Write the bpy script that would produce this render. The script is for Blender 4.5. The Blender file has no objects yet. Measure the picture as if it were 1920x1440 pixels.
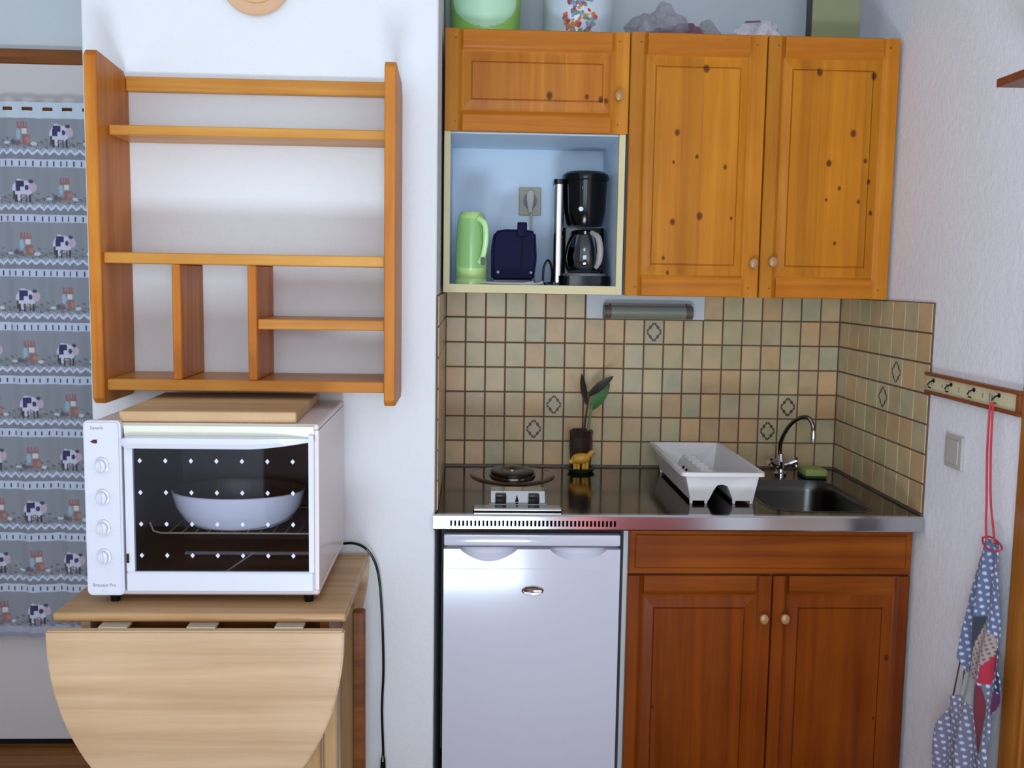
import bpy, bmesh, math, random
import numpy as np
from mathutils import Vector, Matrix, noise as mnoise
random.seed(7)
R_ = math.radians
scene = bpy.context.scene
COL = scene.collection

# ---------------------------------------------------------------- camera
cam_d = bpy.data.cameras.new('camera'); cam = bpy.data.objects.new('camera', cam_d); COL.objects.link(cam)
F_PX, PITCH, YAW, ROLL = 1892.7, 0.1055, 0.0410, 0.0157
fw = Vector((math.sin(YAW)*math.cos(PITCH), math.cos(YAW)*math.cos(PITCH), -math.sin(PITCH)))
r0 = Vector((math.cos(YAW), -math.sin(YAW), 0)); u0 = r0.cross(fw)
rt = r0*math.cos(ROLL)+u0*math.sin(ROLL); up = -r0*math.sin(ROLL)+u0*math.cos(ROLL)
M = Matrix((rt, up, -fw)).transposed().to_4x4(); M.translation = Vector((0.1433, -2.3593, 1.4395))
cam.matrix_world = M
cam_d.sensor_width = 36; cam_d.lens = 36*F_PX/1920; cam_d.clip_start = 0.02
scene.camera = cam
vs = scene.view_settings
vs.view_transform = 'Standard'; vs.look = 'None'; vs.gamma = 1; vs.use_curve_mapping = False
vs.exposure = 0.0

# ---------------------------------------------------------------- world and light
world = bpy.data.worlds.new('world'); scene.world = world; world.use_nodes = True
world.node_tree.nodes['Background'].inputs[0].default_value = (0.75, 0.86, 1.0, 1)
world.node_tree.nodes['Background'].inputs[1].default_value = 0.35

def area(name, loc, target, sx, sy, power, color):
    l = bpy.data.lights.new(name, 'AREA'); l.shape = 'RECTANGLE'; l.size = sx; l.size_y = sy
    l.energy = power; l.color = color
    o = bpy.data.objects.new(name, l); COL.objects.link(o); o.location = loc
    d = Vector(target)-Vector(loc); o.rotation_euler = d.to_track_quat('-Z', 'Y').to_euler()
    return o
# sunlit floor in front of the balcony door, throwing daylight up; then the two panes of the door
area('sunlit_floor_light', (0.02, -2.70, 0.02), (0.02, -2.701, 3.0), 0.75, 1.0, 92, (0.66, 0.85, 1.0))
area('balcony_pane_light', (-0.55, -4.05, 1.55), (-0.1, 0.0, 1.4), 0.75, 1.15, 19, (0.80, 0.90, 1.0))
area('balcony_pane_light', (0.30, -4.05, 1.55), (0.3, 0.0, 1.4), 0.75, 1.15, 21, (0.80, 0.90, 1.0))

# ---------------------------------------------------------------- materials
def s2l(c):
    return tuple(((v/255)/12.92 if v/255 <= 0.04045 else ((v/255+0.055)/1.055)**2.4) for v in c)+(1,)
def newmat(name):
    m = bpy.data.materials.new(name); m.use_nodes = True
    return m, m.node_tree.nodes, m.node_tree.links, m.node_tree.nodes['Principled BSDF']
def plain(name, rgb, rough=0.5, metal=0, coat=0, noise=0.06, scale=40, bump=0, spec=0.5):
    m, N, L, b = newmat(name)
    b.inputs['Roughness'].default_value = rough; b.inputs['Metallic'].default_value = metal
    b.inputs['Coat Weight'].default_value = coat; b.inputs['Coat Roughness'].default_value = 0.08
    b.inputs['Specular IOR Level'].default_value = spec
    tc = N.new('ShaderNodeTexCoord'); n = N.new('ShaderNodeTexNoise'); n.inputs['Scale'].default_value = scale
    n.inputs['Detail'].default_value = 4
    L.new(tc.outputs['Object'], n.inputs['Vector'])
    mx = N.new('ShaderNodeMix'); mx.data_type = 'RGBA'
    c = s2l(rgb); L.new(n.outputs['Fac'], mx.inputs['Factor'])
    mx.inputs['A'].default_value = tuple(v*(1-noise) for v in c[:3])+(1,)
    mx.inputs['B'].default_value = tuple(min(1, v*(1+noise)) for v in c[:3])+(1,)
    L.new(mx.outputs['Result'], b.inputs['Base Color'])
    if bump:
        bp = N.new('ShaderNodeBump'); bp.inputs['Strength'].default_value = bump; bp.inputs['Distance'].default_value = 0.004
        L.new(n.outputs['Fac'], bp.inputs['Height']); L.new(bp.outputs['Normal'], b.inputs['Normal'])
    return m
def wood(name, light, dark, axis='Z', rough=0.4, coat=0.05, knots=(), fine=1.0, contrast=0.8, knotcol=(70, 28, 8), off=0.0, plank=None, pv=0.14):
    """varnished pine: long streaks along AXIS, optional knots at object-space (x, z) and plank-to-plank shifts"""
    m, N, L, b = newmat(name)
    b.inputs['Roughness'].default_value = rough; b.inputs['Coat Weight'].default_value = coat
    b.inputs['Coat Roughness'].default_value = 0.18; b.inputs['Specular IOR Level'].default_value = 0.17
    tc = N.new('ShaderNodeTexCoord'); mp = N.new('ShaderNodeMapping')
    sc = {'X': (1.2, 30, 30), 'Y': (30, 1.2, 30), 'Z': (30, 30, 1.2)}[axis]
    mp.inputs['Scale'].default_value = tuple(v*fine for v in sc)
    mp.inputs['Location'].default_value = (off, off*1.7, off*0.6)
    L.new(tc.outputs['Object'], mp.inputs['Vector'])
    n1 = N.new('ShaderNodeTexNoise'); n1.inputs['Scale'].default_value = 1.0; n1.inputs['Detail'].default_value = 6
    n1.inputs['Roughness'].default_value = 0.6; n1.inputs['Distortion'].default_value = 0.6
    L.new(mp.outputs['Vector'], n1.inputs['Vector'])
    n2 = N.new('ShaderNodeTexNoise'); n2.inputs['Scale'].default_value = 5.0; L.new(tc.outputs['Object'], n2.inputs['Vector'])
    ma = N.new('ShaderNodeMath'); ma.operation = 'MULTIPLY_ADD'; ma.inputs[1].default_value = 0.35
    L.new(n2.outputs['Fac'], ma.inputs[0]); L.new(n1.outputs['Fac'], ma.inputs[2])
    cr = N.new('ShaderNodeValToRGB'); cr.color_ramp.elements[0].position = 0.67-0.22*contrast
    cr.color_ramp.elements[1].position = 0.67+0.2*contrast
    cr.color_ramp.elements[0].color = s2l(light); cr.color_ramp.elements[1].color = s2l(dark)
    L.new(ma.outputs[0], cr.inputs['Fac'])
    col = cr.outputs['Color']
    if plank:
        ax, w = plank
        sp = N.new('ShaderNodeSeparateXYZ'); L.new(tc.outputs['Object'], sp.inputs[0])
        d = N.new('ShaderNodeMath'); d.operation = 'MULTIPLY_ADD'; d.inputs[1].default_value = 1/w; d.inputs[2].default_value = 0.37+off
        L.new(sp.outputs[ax], d.inputs[0])
        fl = N.new('ShaderNodeMath'); fl.operation = 'FLOOR'; L.new(d.outputs[0], fl.inputs[0])
        wn = N.new('ShaderNodeTexWhiteNoise'); wn.noise_dimensions = '1D'; L.new(fl.outputs[0], wn.inputs['W'])
        mr = N.new('ShaderNodeMapRange'); mr.inputs['To Min'].default_value = 1-pv; mr.inputs['To Max'].default_value = 1+pv*0.85
        L.new(wn.outputs['Value'], mr.inputs['Value'])
        mm = N.new('ShaderNodeVectorMath'); mm.operation = 'SCALE'; L.new(col, mm.inputs[0]); L.new(mr.outputs[0], mm.inputs['Scale'])
        col = mm.outputs[0]
    for (kx, kz, kr) in knots:
        mk = N.new('ShaderNodeMapping'); mk.vector_type = 'POINT'
        mk.inputs['Location'].default_value = (-kx/kr, 0, -kz/(kr*1.35)); mk.inputs['Scale'].default_value = (1/kr, 0, 1/(kr*1.35))
        L.new(tc.outputs['Object'], mk.inputs['Vector'])
        ln = N.new('ShaderNodeVectorMath'); ln.operation = 'LENGTH'; L.new(mk.outputs[0], ln.inputs[0])
        rr = N.new('ShaderNodeMapRange'); rr.interpolation_type = 'SMOOTHSTEP'
        rr.inputs['From Min'].default_value = 0.55; rr.inputs['From Max'].default_value = 1.5
        rr.inputs['To Min'].default_value = 0.85; rr.inputs['To Max'].default_value = 0
        L.new(ln.outputs['Value'], rr.inputs['Value'])
        mx = N.new('ShaderNodeMix'); mx.data_type = 'RGBA'; L.new(rr.outputs[0], mx.inputs['Factor'])
        L.new(col, mx.inputs['A']); mx.inputs['B'].default_value = s2l(knotcol); col = mx.outputs['Result']
    L.new(col, b.inputs['Base Color'])
    bp = N.new('ShaderNodeBump'); bp.inputs['Strength'].default_value = 0.06; bp.inputs['Distance'].default_value = 0.002
    L.new(n1.outputs['Fac'], bp.inputs['Height']); L.new(bp.outputs['Normal'], b.inputs['Normal'])
    return m
def plaster(name, rgb, strength=0.35):
    m, N, L, b = newmat(name)
    b.inputs['Roughness'].default_value = 0.85
    tc = N.new('ShaderNodeTexCoord')
    n = N.new('ShaderNodeTexNoise'); n.inputs['Scale'].default_value = 55; n.inputs['Detail'].default_value = 7
    n.inputs['Roughness'].default_value = 0.65
    L.new(tc.outputs['Object'], n.inputs['Vector'])
    v = N.new('ShaderNodeTexNoise'); v.inputs['Scale'].default_value = 3; L.new(tc.outputs['Object'], v.inputs['Vector'])
    mx = N.new('ShaderNodeMix'); mx.data_type = 'RGBA'; c = s2l(rgb)
    L.new(v.outputs['Fac'], mx.inputs['Factor'])
    mx.inputs['A'].default_value = tuple(x*0.96 for x in c[:3])+(1,); mx.inputs['B'].default_value = tuple(min(1, x*1.03) for x in c[:3])+(1,)
    L.new(mx.outputs['Result'], b.inputs['Base Color'])
    bp = N.new('ShaderNodeBump'); bp.inputs['Strength'].default_value = strength; bp.inputs['Distance'].default_value = 0.006
    L.new(n.outputs['Fac'], bp.inputs['Height']); L.new(bp.outputs['Normal'], b.inputs['Normal'])
    return m
def tile_mat(name, rgb, k):
    m, N, L, b = newmat(name)
    b.inputs['Roughness'].default_value = 0.28; b.inputs['Specular IOR Level'].default_value = 0.5
    oi = N.new('ShaderNodeObjectInfo'); tc = N.new('ShaderNodeTexCoord')
    va = N.new('ShaderNodeVectorMath'); va.operation = 'ADD'
    sc = N.new('ShaderNodeVectorMath'); sc.operation = 'SCALE'; sc.inputs['Scale'].default_value = 7.0
    L.new(oi.outputs['Location'], sc.inputs[0]); L.new(tc.outputs['Object'], va.inputs[0]); L.new(sc.outputs[0], va.inputs[1])
    n = N.new('ShaderNodeTexNoise'); n.inputs['Scale'].default_value = 16; n.inputs['Detail'].default_value = 3
    L.new(va.outputs[0], n.inputs['Vector'])
    cr = N.new('ShaderNodeValToRGB'); c = s2l(rgb)
    cr.color_ramp.elements[0].position = 0.3; cr.color_ramp.elements[1].position = 0.75
    cr.color_ramp.elements[0].color = (c[0]*0.84, c[1]*0.89, c[2]*0.86, 1)
    cr.color_ramp.elements[1].color = (min(1, c[0]*1.16), c[1]*1.02, c[2]*0.92, 1)
    cr.color_ramp.elements.new(0.52).color = c
    L.new(n.outputs['Fac'], cr.inputs['Fac'])
    hs = N.new('ShaderNodeHueSaturation'); mr = N.new('ShaderNodeMapRange')
    mr.inputs['To Min'].default_value = 0.93; mr.inputs['To Max'].default_value = 1.07
    L.new(oi.outputs['Random'], mr.inputs['Value']); L.new(mr.outputs[0], hs.inputs['Value']); L.new(cr.outputs['Color'], hs.inputs['Color'])
    L.new(hs.outputs['Color'], b.inputs['Base Color'])
    bp = N.new('ShaderNodeBump'); bp.inputs['Strength'].default_value = 0.15; bp.inputs['Distance'].default_value = 0.003
    L.new(n.outputs['Fac'], bp.inputs['Height']); L.new(bp.outputs['Normal'], b.inputs['Normal'])
    return m
def vcol(name, rough=0.85, sheen=0.2):
    m, N, L, b = newmat(name)
    b.inputs['Roughness'].default_value = rough; b.inputs['Sheen Weight'].default_value = sheen
    a = N.new('ShaderNodeVertexColor'); a.layer_name = 'print'
    n = N.new('ShaderNodeTexNoise'); n.inputs['Scale'].default_value = 900; tc = N.new('ShaderNodeTexCoord')
    L.new(tc.outputs['Object'], n.inputs['Vector'])
    mr = N.new('ShaderNodeMapRange'); mr.inputs['To Min'].default_value = 0.88; mr.inputs['To Max'].default_value = 1.1
    L.new(n.outputs['Fac'], mr.inputs['Value'])
    mm = N.new('ShaderNodeVectorMath'); mm.operation = 'SCALE'; L.new(a.outputs['Color'], mm.inputs[0]); L.new(mr.outputs[0], mm.inputs['Scale'])
    L.new(mm.outputs[0], b.inputs['Base Color'])
    return m
def glass_mat(name, tint=(0.9, 0.95, 0.95), gloss=(1, 1, 1), ior=1.5, rough=0.02):
    m = bpy.data.materials.new(name); m.use_nodes = True; N = m.node_tree.nodes; L = m.node_tree.links; N.clear()
    o = N.new('ShaderNodeOutputMaterial'); mx = N.new('ShaderNodeMixShader'); fr = N.new('ShaderNodeFresnel')
    fr.inputs['IOR'].default_value = ior
    t = N.new('ShaderNodeBsdfTransparent'); t.inputs[0].default_value = tint+(1,)
    g = N.new('ShaderNodeBsdfGlossy'); g.inputs['Color'].default_value = gloss+(1,); g.inputs['Roughness'].default_value = rough
    L.new(fr.outputs[0], mx.inputs[0]); L.new(t.outputs[0], mx.inputs[1]); L.new(g.outputs[0], mx.inputs[2]); L.new(mx.outputs[0], o.inputs[0])
    return m

MAT = {}
MAT['plaster'] = plaster('white_plaster', (226, 226, 228))
MAT['plaster_right'] = plaster('warm_white_plaster', (238, 234, 238), 0.5)
MAT['plaster_smooth'] = plaster('smooth_white_plaster', (205, 210, 214), 0.08)
MAT['ceiling'] = plaster('ceiling_paint', (225, 225, 225), 0.1)
MAT['floor'] = wood('floor_planks', (150, 95, 45), (105, 62, 28), 'X', rough=0.4, plank=('Y', 0.09))
MAT['grout'] = plain('brown_grout', (104, 78, 62), 0.9, noise=0.15)
TILES = [tile_mat('tile_sand', (194, 168, 128), 0), tile_mat('tile_peach', (198, 162, 118), 1),
         tile_mat('tile_olive', (186, 167, 126), 2), tile_mat('tile_grey', (184, 170, 136), 3)]
MAT['tile_ink'] = plain('tile_decoration_ink', (84, 52, 44), 0.4)
MAT['pine_v'] = wood('honey_pine_upright', (204, 132, 36), (176, 102, 20), 'Z', plank=('X', 0.07), contrast=1.0)
MAT['pine_h'] = wood('honey_pine_level', (200, 122, 30), (172, 92, 16), 'X')
MAT['pine_low_v'] = wood('dimmed_honey_pine_upright', (140, 66, 8), (108, 42, 3), 'Z', coat=0.06, plank=('X', 0.08))  # same pine as the wall units, darkened for weaker light low down
MAT['pine_low_h'] = wood('dimmed_honey_pine_level', (148, 74, 10), (116, 50, 4), 'X', coat=0.06)
MAT['shelf_v'] = wood('shelf_pine_upright', (204, 132, 48), (170, 92, 26), 'Z', rough=0.4, coat=0.03, fine=0.7)
MAT['shelf_h'] = wood('shelf_pine_level', (208, 150, 68), (180, 112, 38), 'X', rough=0.38, coat=0.1, fine=0.7)
MAT['dark_trim'] = wood('brown_trim_wood', (140, 84, 40), (104, 58, 24), 'X')
MAT['red_wood'] = wood('red_brown_wood', (148, 80, 46), (110, 54, 30), 'Y')
MAT['jamb'] = wood('door_frame_pine', (176, 108, 42), (136, 76, 24), 'Z')
MAT['beech'] = wood('pale_beech_table', (204, 172, 138), (180, 145, 108), 'X', rough=0.4, coat=0.1, plank=('Z', 0.045), contrast=1.0, pv=0.05)
MAT['beech_top'] = wood('pale_beech_top', (188, 150, 108), (166, 124, 82), 'X', rough=0.4, coat=0.1, plank=('Y', 0.05), pv=0.06)
MAT['beech_v'] = wood('pale_beech_leg', (194, 158, 112), (172, 134, 90), 'Z', rough=0.4, coat=0.1)
MAT['door_white'] = plaster('door_paint', (206, 198, 196), 0.05)
MAT['board'] = wood('cutting_board_wood', (212, 176, 134), (188, 146, 104), 'X', rough=0.5, coat=0, plank=('Y', 0.06))
MAT['peg'] = plain('dark_peg', (96, 48, 12), 0.5)
MAT['knob_wood'] = plain('pale_wood_knob', (176, 128, 80), 0.35, coat=0.4)
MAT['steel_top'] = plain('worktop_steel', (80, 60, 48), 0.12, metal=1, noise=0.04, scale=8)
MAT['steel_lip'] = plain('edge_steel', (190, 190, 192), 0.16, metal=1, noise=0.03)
MAT['steel_sink'] = plain('sink_steel', (84, 82, 80), 0.26, metal=1, noise=0.05)
MAT['chrome'] = plain('chrome', (205, 205, 210), 0.08, metal=1, noise=0.02)
MAT['dark_chrome'] = plain('dark_chrome', (120, 112, 110), 0.1, metal=1, noise=0.02)
MAT['brass'] = plain('hinge_metal', (168, 152, 128), 0.5, metal=0.2)
MAT['black'] = plain('black_plastic', (8, 8, 10), 0.16, coat=0.0, spec=0.28)
MAT['dark'] = plain('dark_recess', (20, 18, 20), 0.8, spec=0.2)
MAT['hob'] = plain('black_hotplate_iron', (34, 26, 24), 0.3, metal=0.3)
MAT['white_enamel'] = plain('white_enamel', (208, 207, 216), 0.3, coat=0.3, noise=0.01)
MAT['white_fridge'] = plain('white_fridge_enamel', (204, 202, 214), 0.14, coat=0.25, noise=0.01)
MAT['cream_enamel'] = plain('cream_enamel', (222, 218, 200), 0.3, coat=0.4, noise=0.01)
MAT['oven_side'] = plain('oven_side_enamel', (222, 208, 208), 0.35, coat=0.3, noise=0.01)
MAT['oven_black'] = plain('oven_cavity', (18, 18, 20), 0.45)
MAT['grey_print'] = plain('grey_print', (130, 132, 142), 0.6)
MAT['faint_print'] = plain('faint_grey_print', (204, 208, 216), 0.6)
MAT['red_lamp'] = plain('dark_red_lens', (84, 24, 42), 0.2)
MAT['ceramic'] = plain('white_ceramic', (226, 232, 240), 0.12, coat=0.8, noise=0.01)
MAT['dish_inside'] = plain('dark_glaze', (62, 52, 50), 0.25, coat=0.3)
MAT['niche'] = plain('pale_blue_laminate', (206, 224, 242), 0.45, noise=0.02)
MAT['cream_edge'] = plain('cream_edge_band', (214, 200, 152), 0.5, noise=0.03)
MAT['green_kettle'] = plain('apple_green_plastic', (188, 222, 140), 0.22, coat=0.5, noise=0.02)
MAT['green_kettle_light'] = plain('pale_green_plastic', (206, 250, 172), 0.2, coat=0.6, noise=0.02)
MAT['navy'] = plain('navy_plastic', (9, 10, 50), 0.55, coat=0.0, spec=0.12)
MAT['grey_plastic'] = plain('grey_plastic', (150, 150, 155), 0.4)
MAT['handle_grey'] = plain('warm_grey_handle', (168, 156, 156), 0.4)
MAT['cord_white'] = plain('white_cord', (205, 200, 196), 0.5)
MAT['socket'] = plain('beige_socket_plastic', (176, 170, 150), 0.5, noise=0.02)
MAT['switch'] = plain('beige_switch_plastic', (186, 176, 170), 0.5, noise=0.02)
MAT['rack'] = plain('white_rack_plastic', (222, 216, 214), 0.4, noise=0.02)
MAT['lamp_white'] = plain('lamp_backplate', (205, 205, 206), 0.45, noise=0.02)
MAT['lamp_diffuser'] = plain('ribbed_grey_diffuser', (132, 132, 118), 0.3, noise=0.03)
MAT['lamp_end'] = plain('brown_grey_end_cap', (98, 84, 76), 0.4)
MAT['pot'] = plain('dark_brown_pot', (44, 26, 22), 0.4)
MAT['pot_green'] = plain('dark_green_pot', (26, 46, 34), 0.4)
MAT['leaf_dark'] = plain('dark_leaf', (66, 54, 50), 0.4)
MAT['leaf_green'] = plain('green_leaf', (74, 132, 56), 0.4)
MAT['stem'] = plain('pale_stem', (120, 128, 80), 0.5)
MAT['ochre'] = plain('ochre_glaze', (206, 150, 48), 0.35)
MAT['sponge'] = plain('green_sponge', (154, 166, 92), 0.9, bump=0.6, scale=300)
MAT['sponge_dark'] = plain('dark_scourer', (34, 44, 30), 0.95)
MAT['tub'] = plain('lime_green_plastic', (150, 200, 92), 0.3, coat=0.3, noise=0.02)
MAT['tub_light'] = plain('mint_plastic', (186, 226, 188), 0.35, noise=0.02)
MAT['canister'] = plain('pale_canister', (196, 204, 212), 0.3, coat=0.3, noise=0.02)
MAT['bag'] = plain('thin_plastic_bag', (168, 160, 168), 0.3, noise=0.1)
_nt = MAT['bag'].node_tree; _t = _nt.nodes.new('ShaderNodeBsdfTransparent'); _m = _nt.nodes.new('ShaderNodeMixShader'); _m.inputs[0].default_value = 0.5
_nt.links.new(_t.outputs[0], _m.inputs[1]); _nt.links.new(_nt.nodes['Principled BSDF'].outputs[0], _m.inputs[2]); _nt.links.new(_m.outputs[0], _nt.nodes['Material Output'].inputs['Surface'])
MAT['bag_purple'] = plain('purple_bag_content', (118, 78, 98), 0.4, noise=0.2)
MAT['bag_white'] = plain('white_bag', (214, 206, 214), 0.4, noise=0.06)
MAT['dark_board'] = plain('dark_board', (40, 38, 40), 0.5)
MAT['olive'] = plain('olive_card', (134, 134, 96), 0.6, noise=0.03)
MAT['red'] = plain('red_cord', (190, 48, 62), 0.6)
MAT['picture'] = plain('cream_print_paper', (214, 200, 158), 0.5, noise=0.05)
MAT['dish_wood'] = wood('pale_wicker_wood', (226, 190, 140), (206, 160, 112), 'X')
MAT['dish_pink'] = plain('pinkish_rim_wood', (220, 176, 138), 0.4)
MAT['red_fabric'] = plain('red_upholstery', (215, 26, 24), 0.8)
MAT['oven_glass'] = glass_mat('oven_door_glass', (0.90, 0.89, 0.92), (0.9, 0.95, 1.0), 1.45)
MAT['carafe_glass'] = glass_mat('carafe_glass', (0.72, 0.76, 0.78), (1, 1, 1), 1.6)
MAT['curtain'] = vcol('printed_curtain_cloth'); MAT['apron'] = vcol('printed_apron_cloth')

# ---------------------------------------------------------------- helpers
def setp(o, label=None, cat=None, group=None, kind=None):
    if label: o['label'] = label
    if cat: o['category'] = cat
    if group: o['group'] = group
    if kind: o['kind'] = kind
    return o
def thing(name, label, cat, loc, group=None):
    o = bpy.data.objects.new(name, None); COL.objects.link(o); o.location = loc; o.empty_display_size = 0.05
    return setp(o, label, cat, group)
def wloc(o):
    v = Vector(o.location)
    while o.parent: o = o.parent; v += Vector(o.location)
    return v
def obj(name, bm, mat, parent=None, origin=None, smooth=False, label=None):
    """link BM (given in world coordinates) as one mesh object, its origin at ORIGIN or at its parent's base"""
    pw = wloc(parent) if parent else Vector((0, 0, 0))
    org = Vector(origin) if origin is not None else pw
    bmesh.ops.translate(bm, verts=bm.verts, vec=-org)
    me = bpy.data.meshes.new(name); bm.to_mesh(me); bm.free()
    for m in (mat if isinstance(mat, (list, tuple)) else [mat]): me.materials.append(MAT[m] if isinstance(m, str) else m)
    if smooth:
        for p in me.polygons: p.use_smooth = True
        try: me.set_sharp_from_angle(angle=R_(38))
        except Exception: pass
    o = bpy.data.objects.new(name, me); COL.objects.link(o)
    if parent: o.parent = parent
    o.location = org-pw
    if label: o['label'] = label
    return o
def struct(name, bm, mat, label=None):
    o = obj(name, bm, mat); o['kind'] = 'structure'
    if label: o['label'] = label
    return o
def new(): return bmesh.new()
def box(bm, x0, x1, y0, y1, z0, z1, bev=0, seg=1, mi=0):
    r = bmesh.ops.create_cube(bm, size=1)
    vs_ = r['verts']
    for v in vs_:
        v.co = Vector(((x0+x1)/2+v.co.x*(x1-x0), (y0+y1)/2+v.co.y*(y1-y0), (z0+z1)/2+v.co.z*(z1-z0)))
    fs = list({f for v in vs_ for f in v.link_faces})
    for f in fs: f.material_index = mi
    if bev:
        es = list({e for v in vs_ for e in v.link_edges})
        bmesh.ops.bevel(bm, geom=es, offset=bev, segments=seg, affect='EDGES', profile=0.6)
    return bm
def B(*a, **k): return box(new(), *a, **k)
def prism(bm, pts, axis, a0, a1, mi=0):
    """polygon PTS in the plane across AXIS, extruded a0..a1; pts order: X->(y,z) Y->(x,z) Z->(x,y)"""
    def mk(p, a):
        return {'X': (a, p[0], p[1]), 'Y': (p[0], a, p[1]), 'Z': (p[0], p[1], a)}[axis]
    v0 = [bm.verts.new(mk(p, a0)) for p in pts]; v1 = [bm.verts.new(mk(p, a1)) for p in pts]
    n = len(pts); fs = [bm.faces.new(v0), bm.faces.new(v1[::-1])]
    for i in range(n): fs.append(bm.faces.new((v0[i], v1[i], v1[(i+1) % n], v0[(i+1) % n])))
    for f in fs: f.material_index = mi
    bmesh.ops.recalc_face_normals(bm, faces=fs)
    return bm
def lathe(bm, prof, c, seg=32, sx=1, sy=1, axis='Z', mi=0, cap=True):
    """profile [(r, h)] turned round AXIS through C, widths scaled by sx, sy"""
    rings = []
    for r, h in prof:
        ring = []
        for i in range(seg):
            a = 2*math.pi*i/seg; p, q = r*math.cos(a)*sx, r*math.sin(a)*sy
            co = {'Z': (p, q, h), 'Y': (p, h, q), 'X': (h, p, q)}[axis]
            ring.append(bm.verts.new(Vector(c)+Vector(co)))
        rings.append(ring)
    fs = []
    for a, b in zip(rings, rings[1:]):
        for i in range(seg): fs.append(bm.faces.new((a[i], a[(i+1) % seg], b[(i+1) % seg], b[i])))
    if cap:
        fs.append(bm.faces.new(rings[0][::-1])); fs.append(bm.faces.new(rings[-1]))
    for f in fs: f.material_index = mi
    bmesh.ops.recalc_face_normals(bm, faces=fs)
    return bm
def tube(bm, pts, r, seg=8, smoothn=0, mi=0):
    P = [Vector(p) for p in pts]
    rs = r if isinstance(r, (list, tuple)) else [r]*len(P)
    if smoothn:
        Q = []; S = []
        for i in range(len(P)-1):
            p0 = P[max(i-1, 0)]; p1 = P[i]; p2 = P[i+1]; p3 = P[min(i+2, len(P)-1)]
            for k in range(smoothn):
                t = k/smoothn
                Q.append(0.5*((2*p1)+(p2-p0)*t+(2*p0-5*p1+4*p2-p3)*t*t+(3*p1-p0-3*p2+p3)*t**3)); S.append(rs[i]*(1-t)+rs[i+1]*t)
        Q.append(P[-1]); S.append(rs[-1]); P, rs = Q, S
    rings = []; ref = Vector((0.13, 0.37, 0.92)).normalized()
    for i, p in enumerate(P):
        t = (P[min(i+1, len(P)-1)]-P[max(i-1, 0)]).normalized()
        n = (ref-t*ref.dot(t))
        if n.length < 1e-4: n = Vector((1, 0, 0))-t*t.x
        n.normalize(); ref = n; b = t.cross(n)
        rings.append([bm.verts.new(p+(n*math.cos(2*math.pi*k/seg)+b*math.sin(2*math.pi*k/seg))*rs[i]) for k in range(seg)])
    fs = []
    for a, b in zip(rings, rings[1:]):
        for k in range(seg): fs.append(bm.faces.new((a[k], a[(k+1) % seg], b[(k+1) % seg], b[k])))
    fs.append(bm.faces.new(rings[0][::-1])); fs.append(bm.faces.new(rings[-1]))
    for f in fs: f.material_index = mi
    bmesh.ops.recalc_face_normals(bm, faces=fs)
    return bm
def rrect(x0, x1, y0, y1, r, n=5, ry=None):
    ry = ry or r; pts = []
    for cx, cy, a in ((x1-r, y1-ry, 0), (x0+r, y1-ry, 90), (x0+r, y0+ry, 180), (x1-r, y0+ry, 270)):
        for k in range(n+1):
            t = R_(a+90*k/n); pts.append((cx+r*math.cos(t), cy+ry*math.sin(t)))
    return pts
def text(name, body, size, mat, parent, loc, rot=(90, 0, 0), sx=1.0):
    c = bpy.data.curves.new(name, 'FONT'); c.body = body; c.size = size; c.extrude = 0.0002; c.resolution_u = 2
    t = bpy.data.objects.new('tmp_text', c); COL.objects.link(t)
    dg = bpy.context.evaluated_depsgraph_get()
    me = bpy.data.meshes.new_from_object(t.evaluated_get(dg)); me.name = name
    bpy.data.objects.remove(t); me.materials.clear(); me.materials.append(MAT[mat])
    o = bpy.data.objects.new(name, me); COL.objects.link(o); o.parent = parent
    o.location = Vector(loc)-wloc(parent); o.rotation_euler = tuple(R_(a) for a in rot); o.scale = (sx, 1, 1)
    return o
def copies(src, spots, parent):
    out = []
    for s in spots:
        c = src.copy(); COL.objects.link(c); c.parent = parent; c.location = s; out.append(c)
    return out

# ================================================================ THE SETTING
XL, XR, YB, ZC = 0.068, 1.237, 0.600, 2.50       # kitchen alcove: tile faces left / right / back, ceiling
struct('floor', B(-2.0, 1.45, -4.2, 0.80, -0.05, 0), 'floor')
struct('ceiling', B(-2.0, 1.45, -4.2, 0.80, ZC, ZC+0.05), 'ceiling')
bm = new(); prism(bm, rrect(-0.735, 0.0615, 0.0, 0.80, 0.006, 3), 'Z', 0, ZC); wall_c = struct('wall_middle', bm, 'plaster', 'white plaster wall between the curtain recess and the kitchen alcove')
wall_back = struct('wall_back', B(0.0615, 1.2435, 0.6065, 0.80, 0, ZC), 'plaster_smooth', 'alcove back wall behind the kitchen units')
wall_right = struct('wall_right', B(1.2435, 1.45, -4.2, 0.80, 0, ZC), 'plaster_right', 'textured white plaster wall on the right')
struct('wall_recess', B(-2.0, -0.735, 0.66, 0.80, 0, ZC), 'plaster_smooth')
struct('wall_left', B(-2.10, -2.0, -4.2, 0.80, 0, ZC), 'plaster')
# wall behind the camera with the balcony door opening
bm = new(); box(bm, -2.0, -1.02, -4.2, -4.15, 0, ZC); box(bm, 0.78, 1.2435, -4.2, -4.15, 0, ZC); box(bm, -1.02, 0.78, -4.2, -4.15, 2.2, ZC)
struct('wall_rear', bm, 'plaster')
bm = new()
for x in (-1.02, -0.15, 0.72): box(bm, x, x+0.06, -4.19, -4.14, 0, 2.2)
box(bm, -0.96, 0.72, -4.18, -4.15, 0.10, 0.92); box(bm, -1.02, 0.78, -4.19, -4.14, 0, 0.10); box(bm, -1.02, 0.78, -4.19, -4.14, 2.12, 2.2)  # lower wood infill is unseen, added to make reflections brown
struct('door_2', bm, 'dark_trim')
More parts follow.
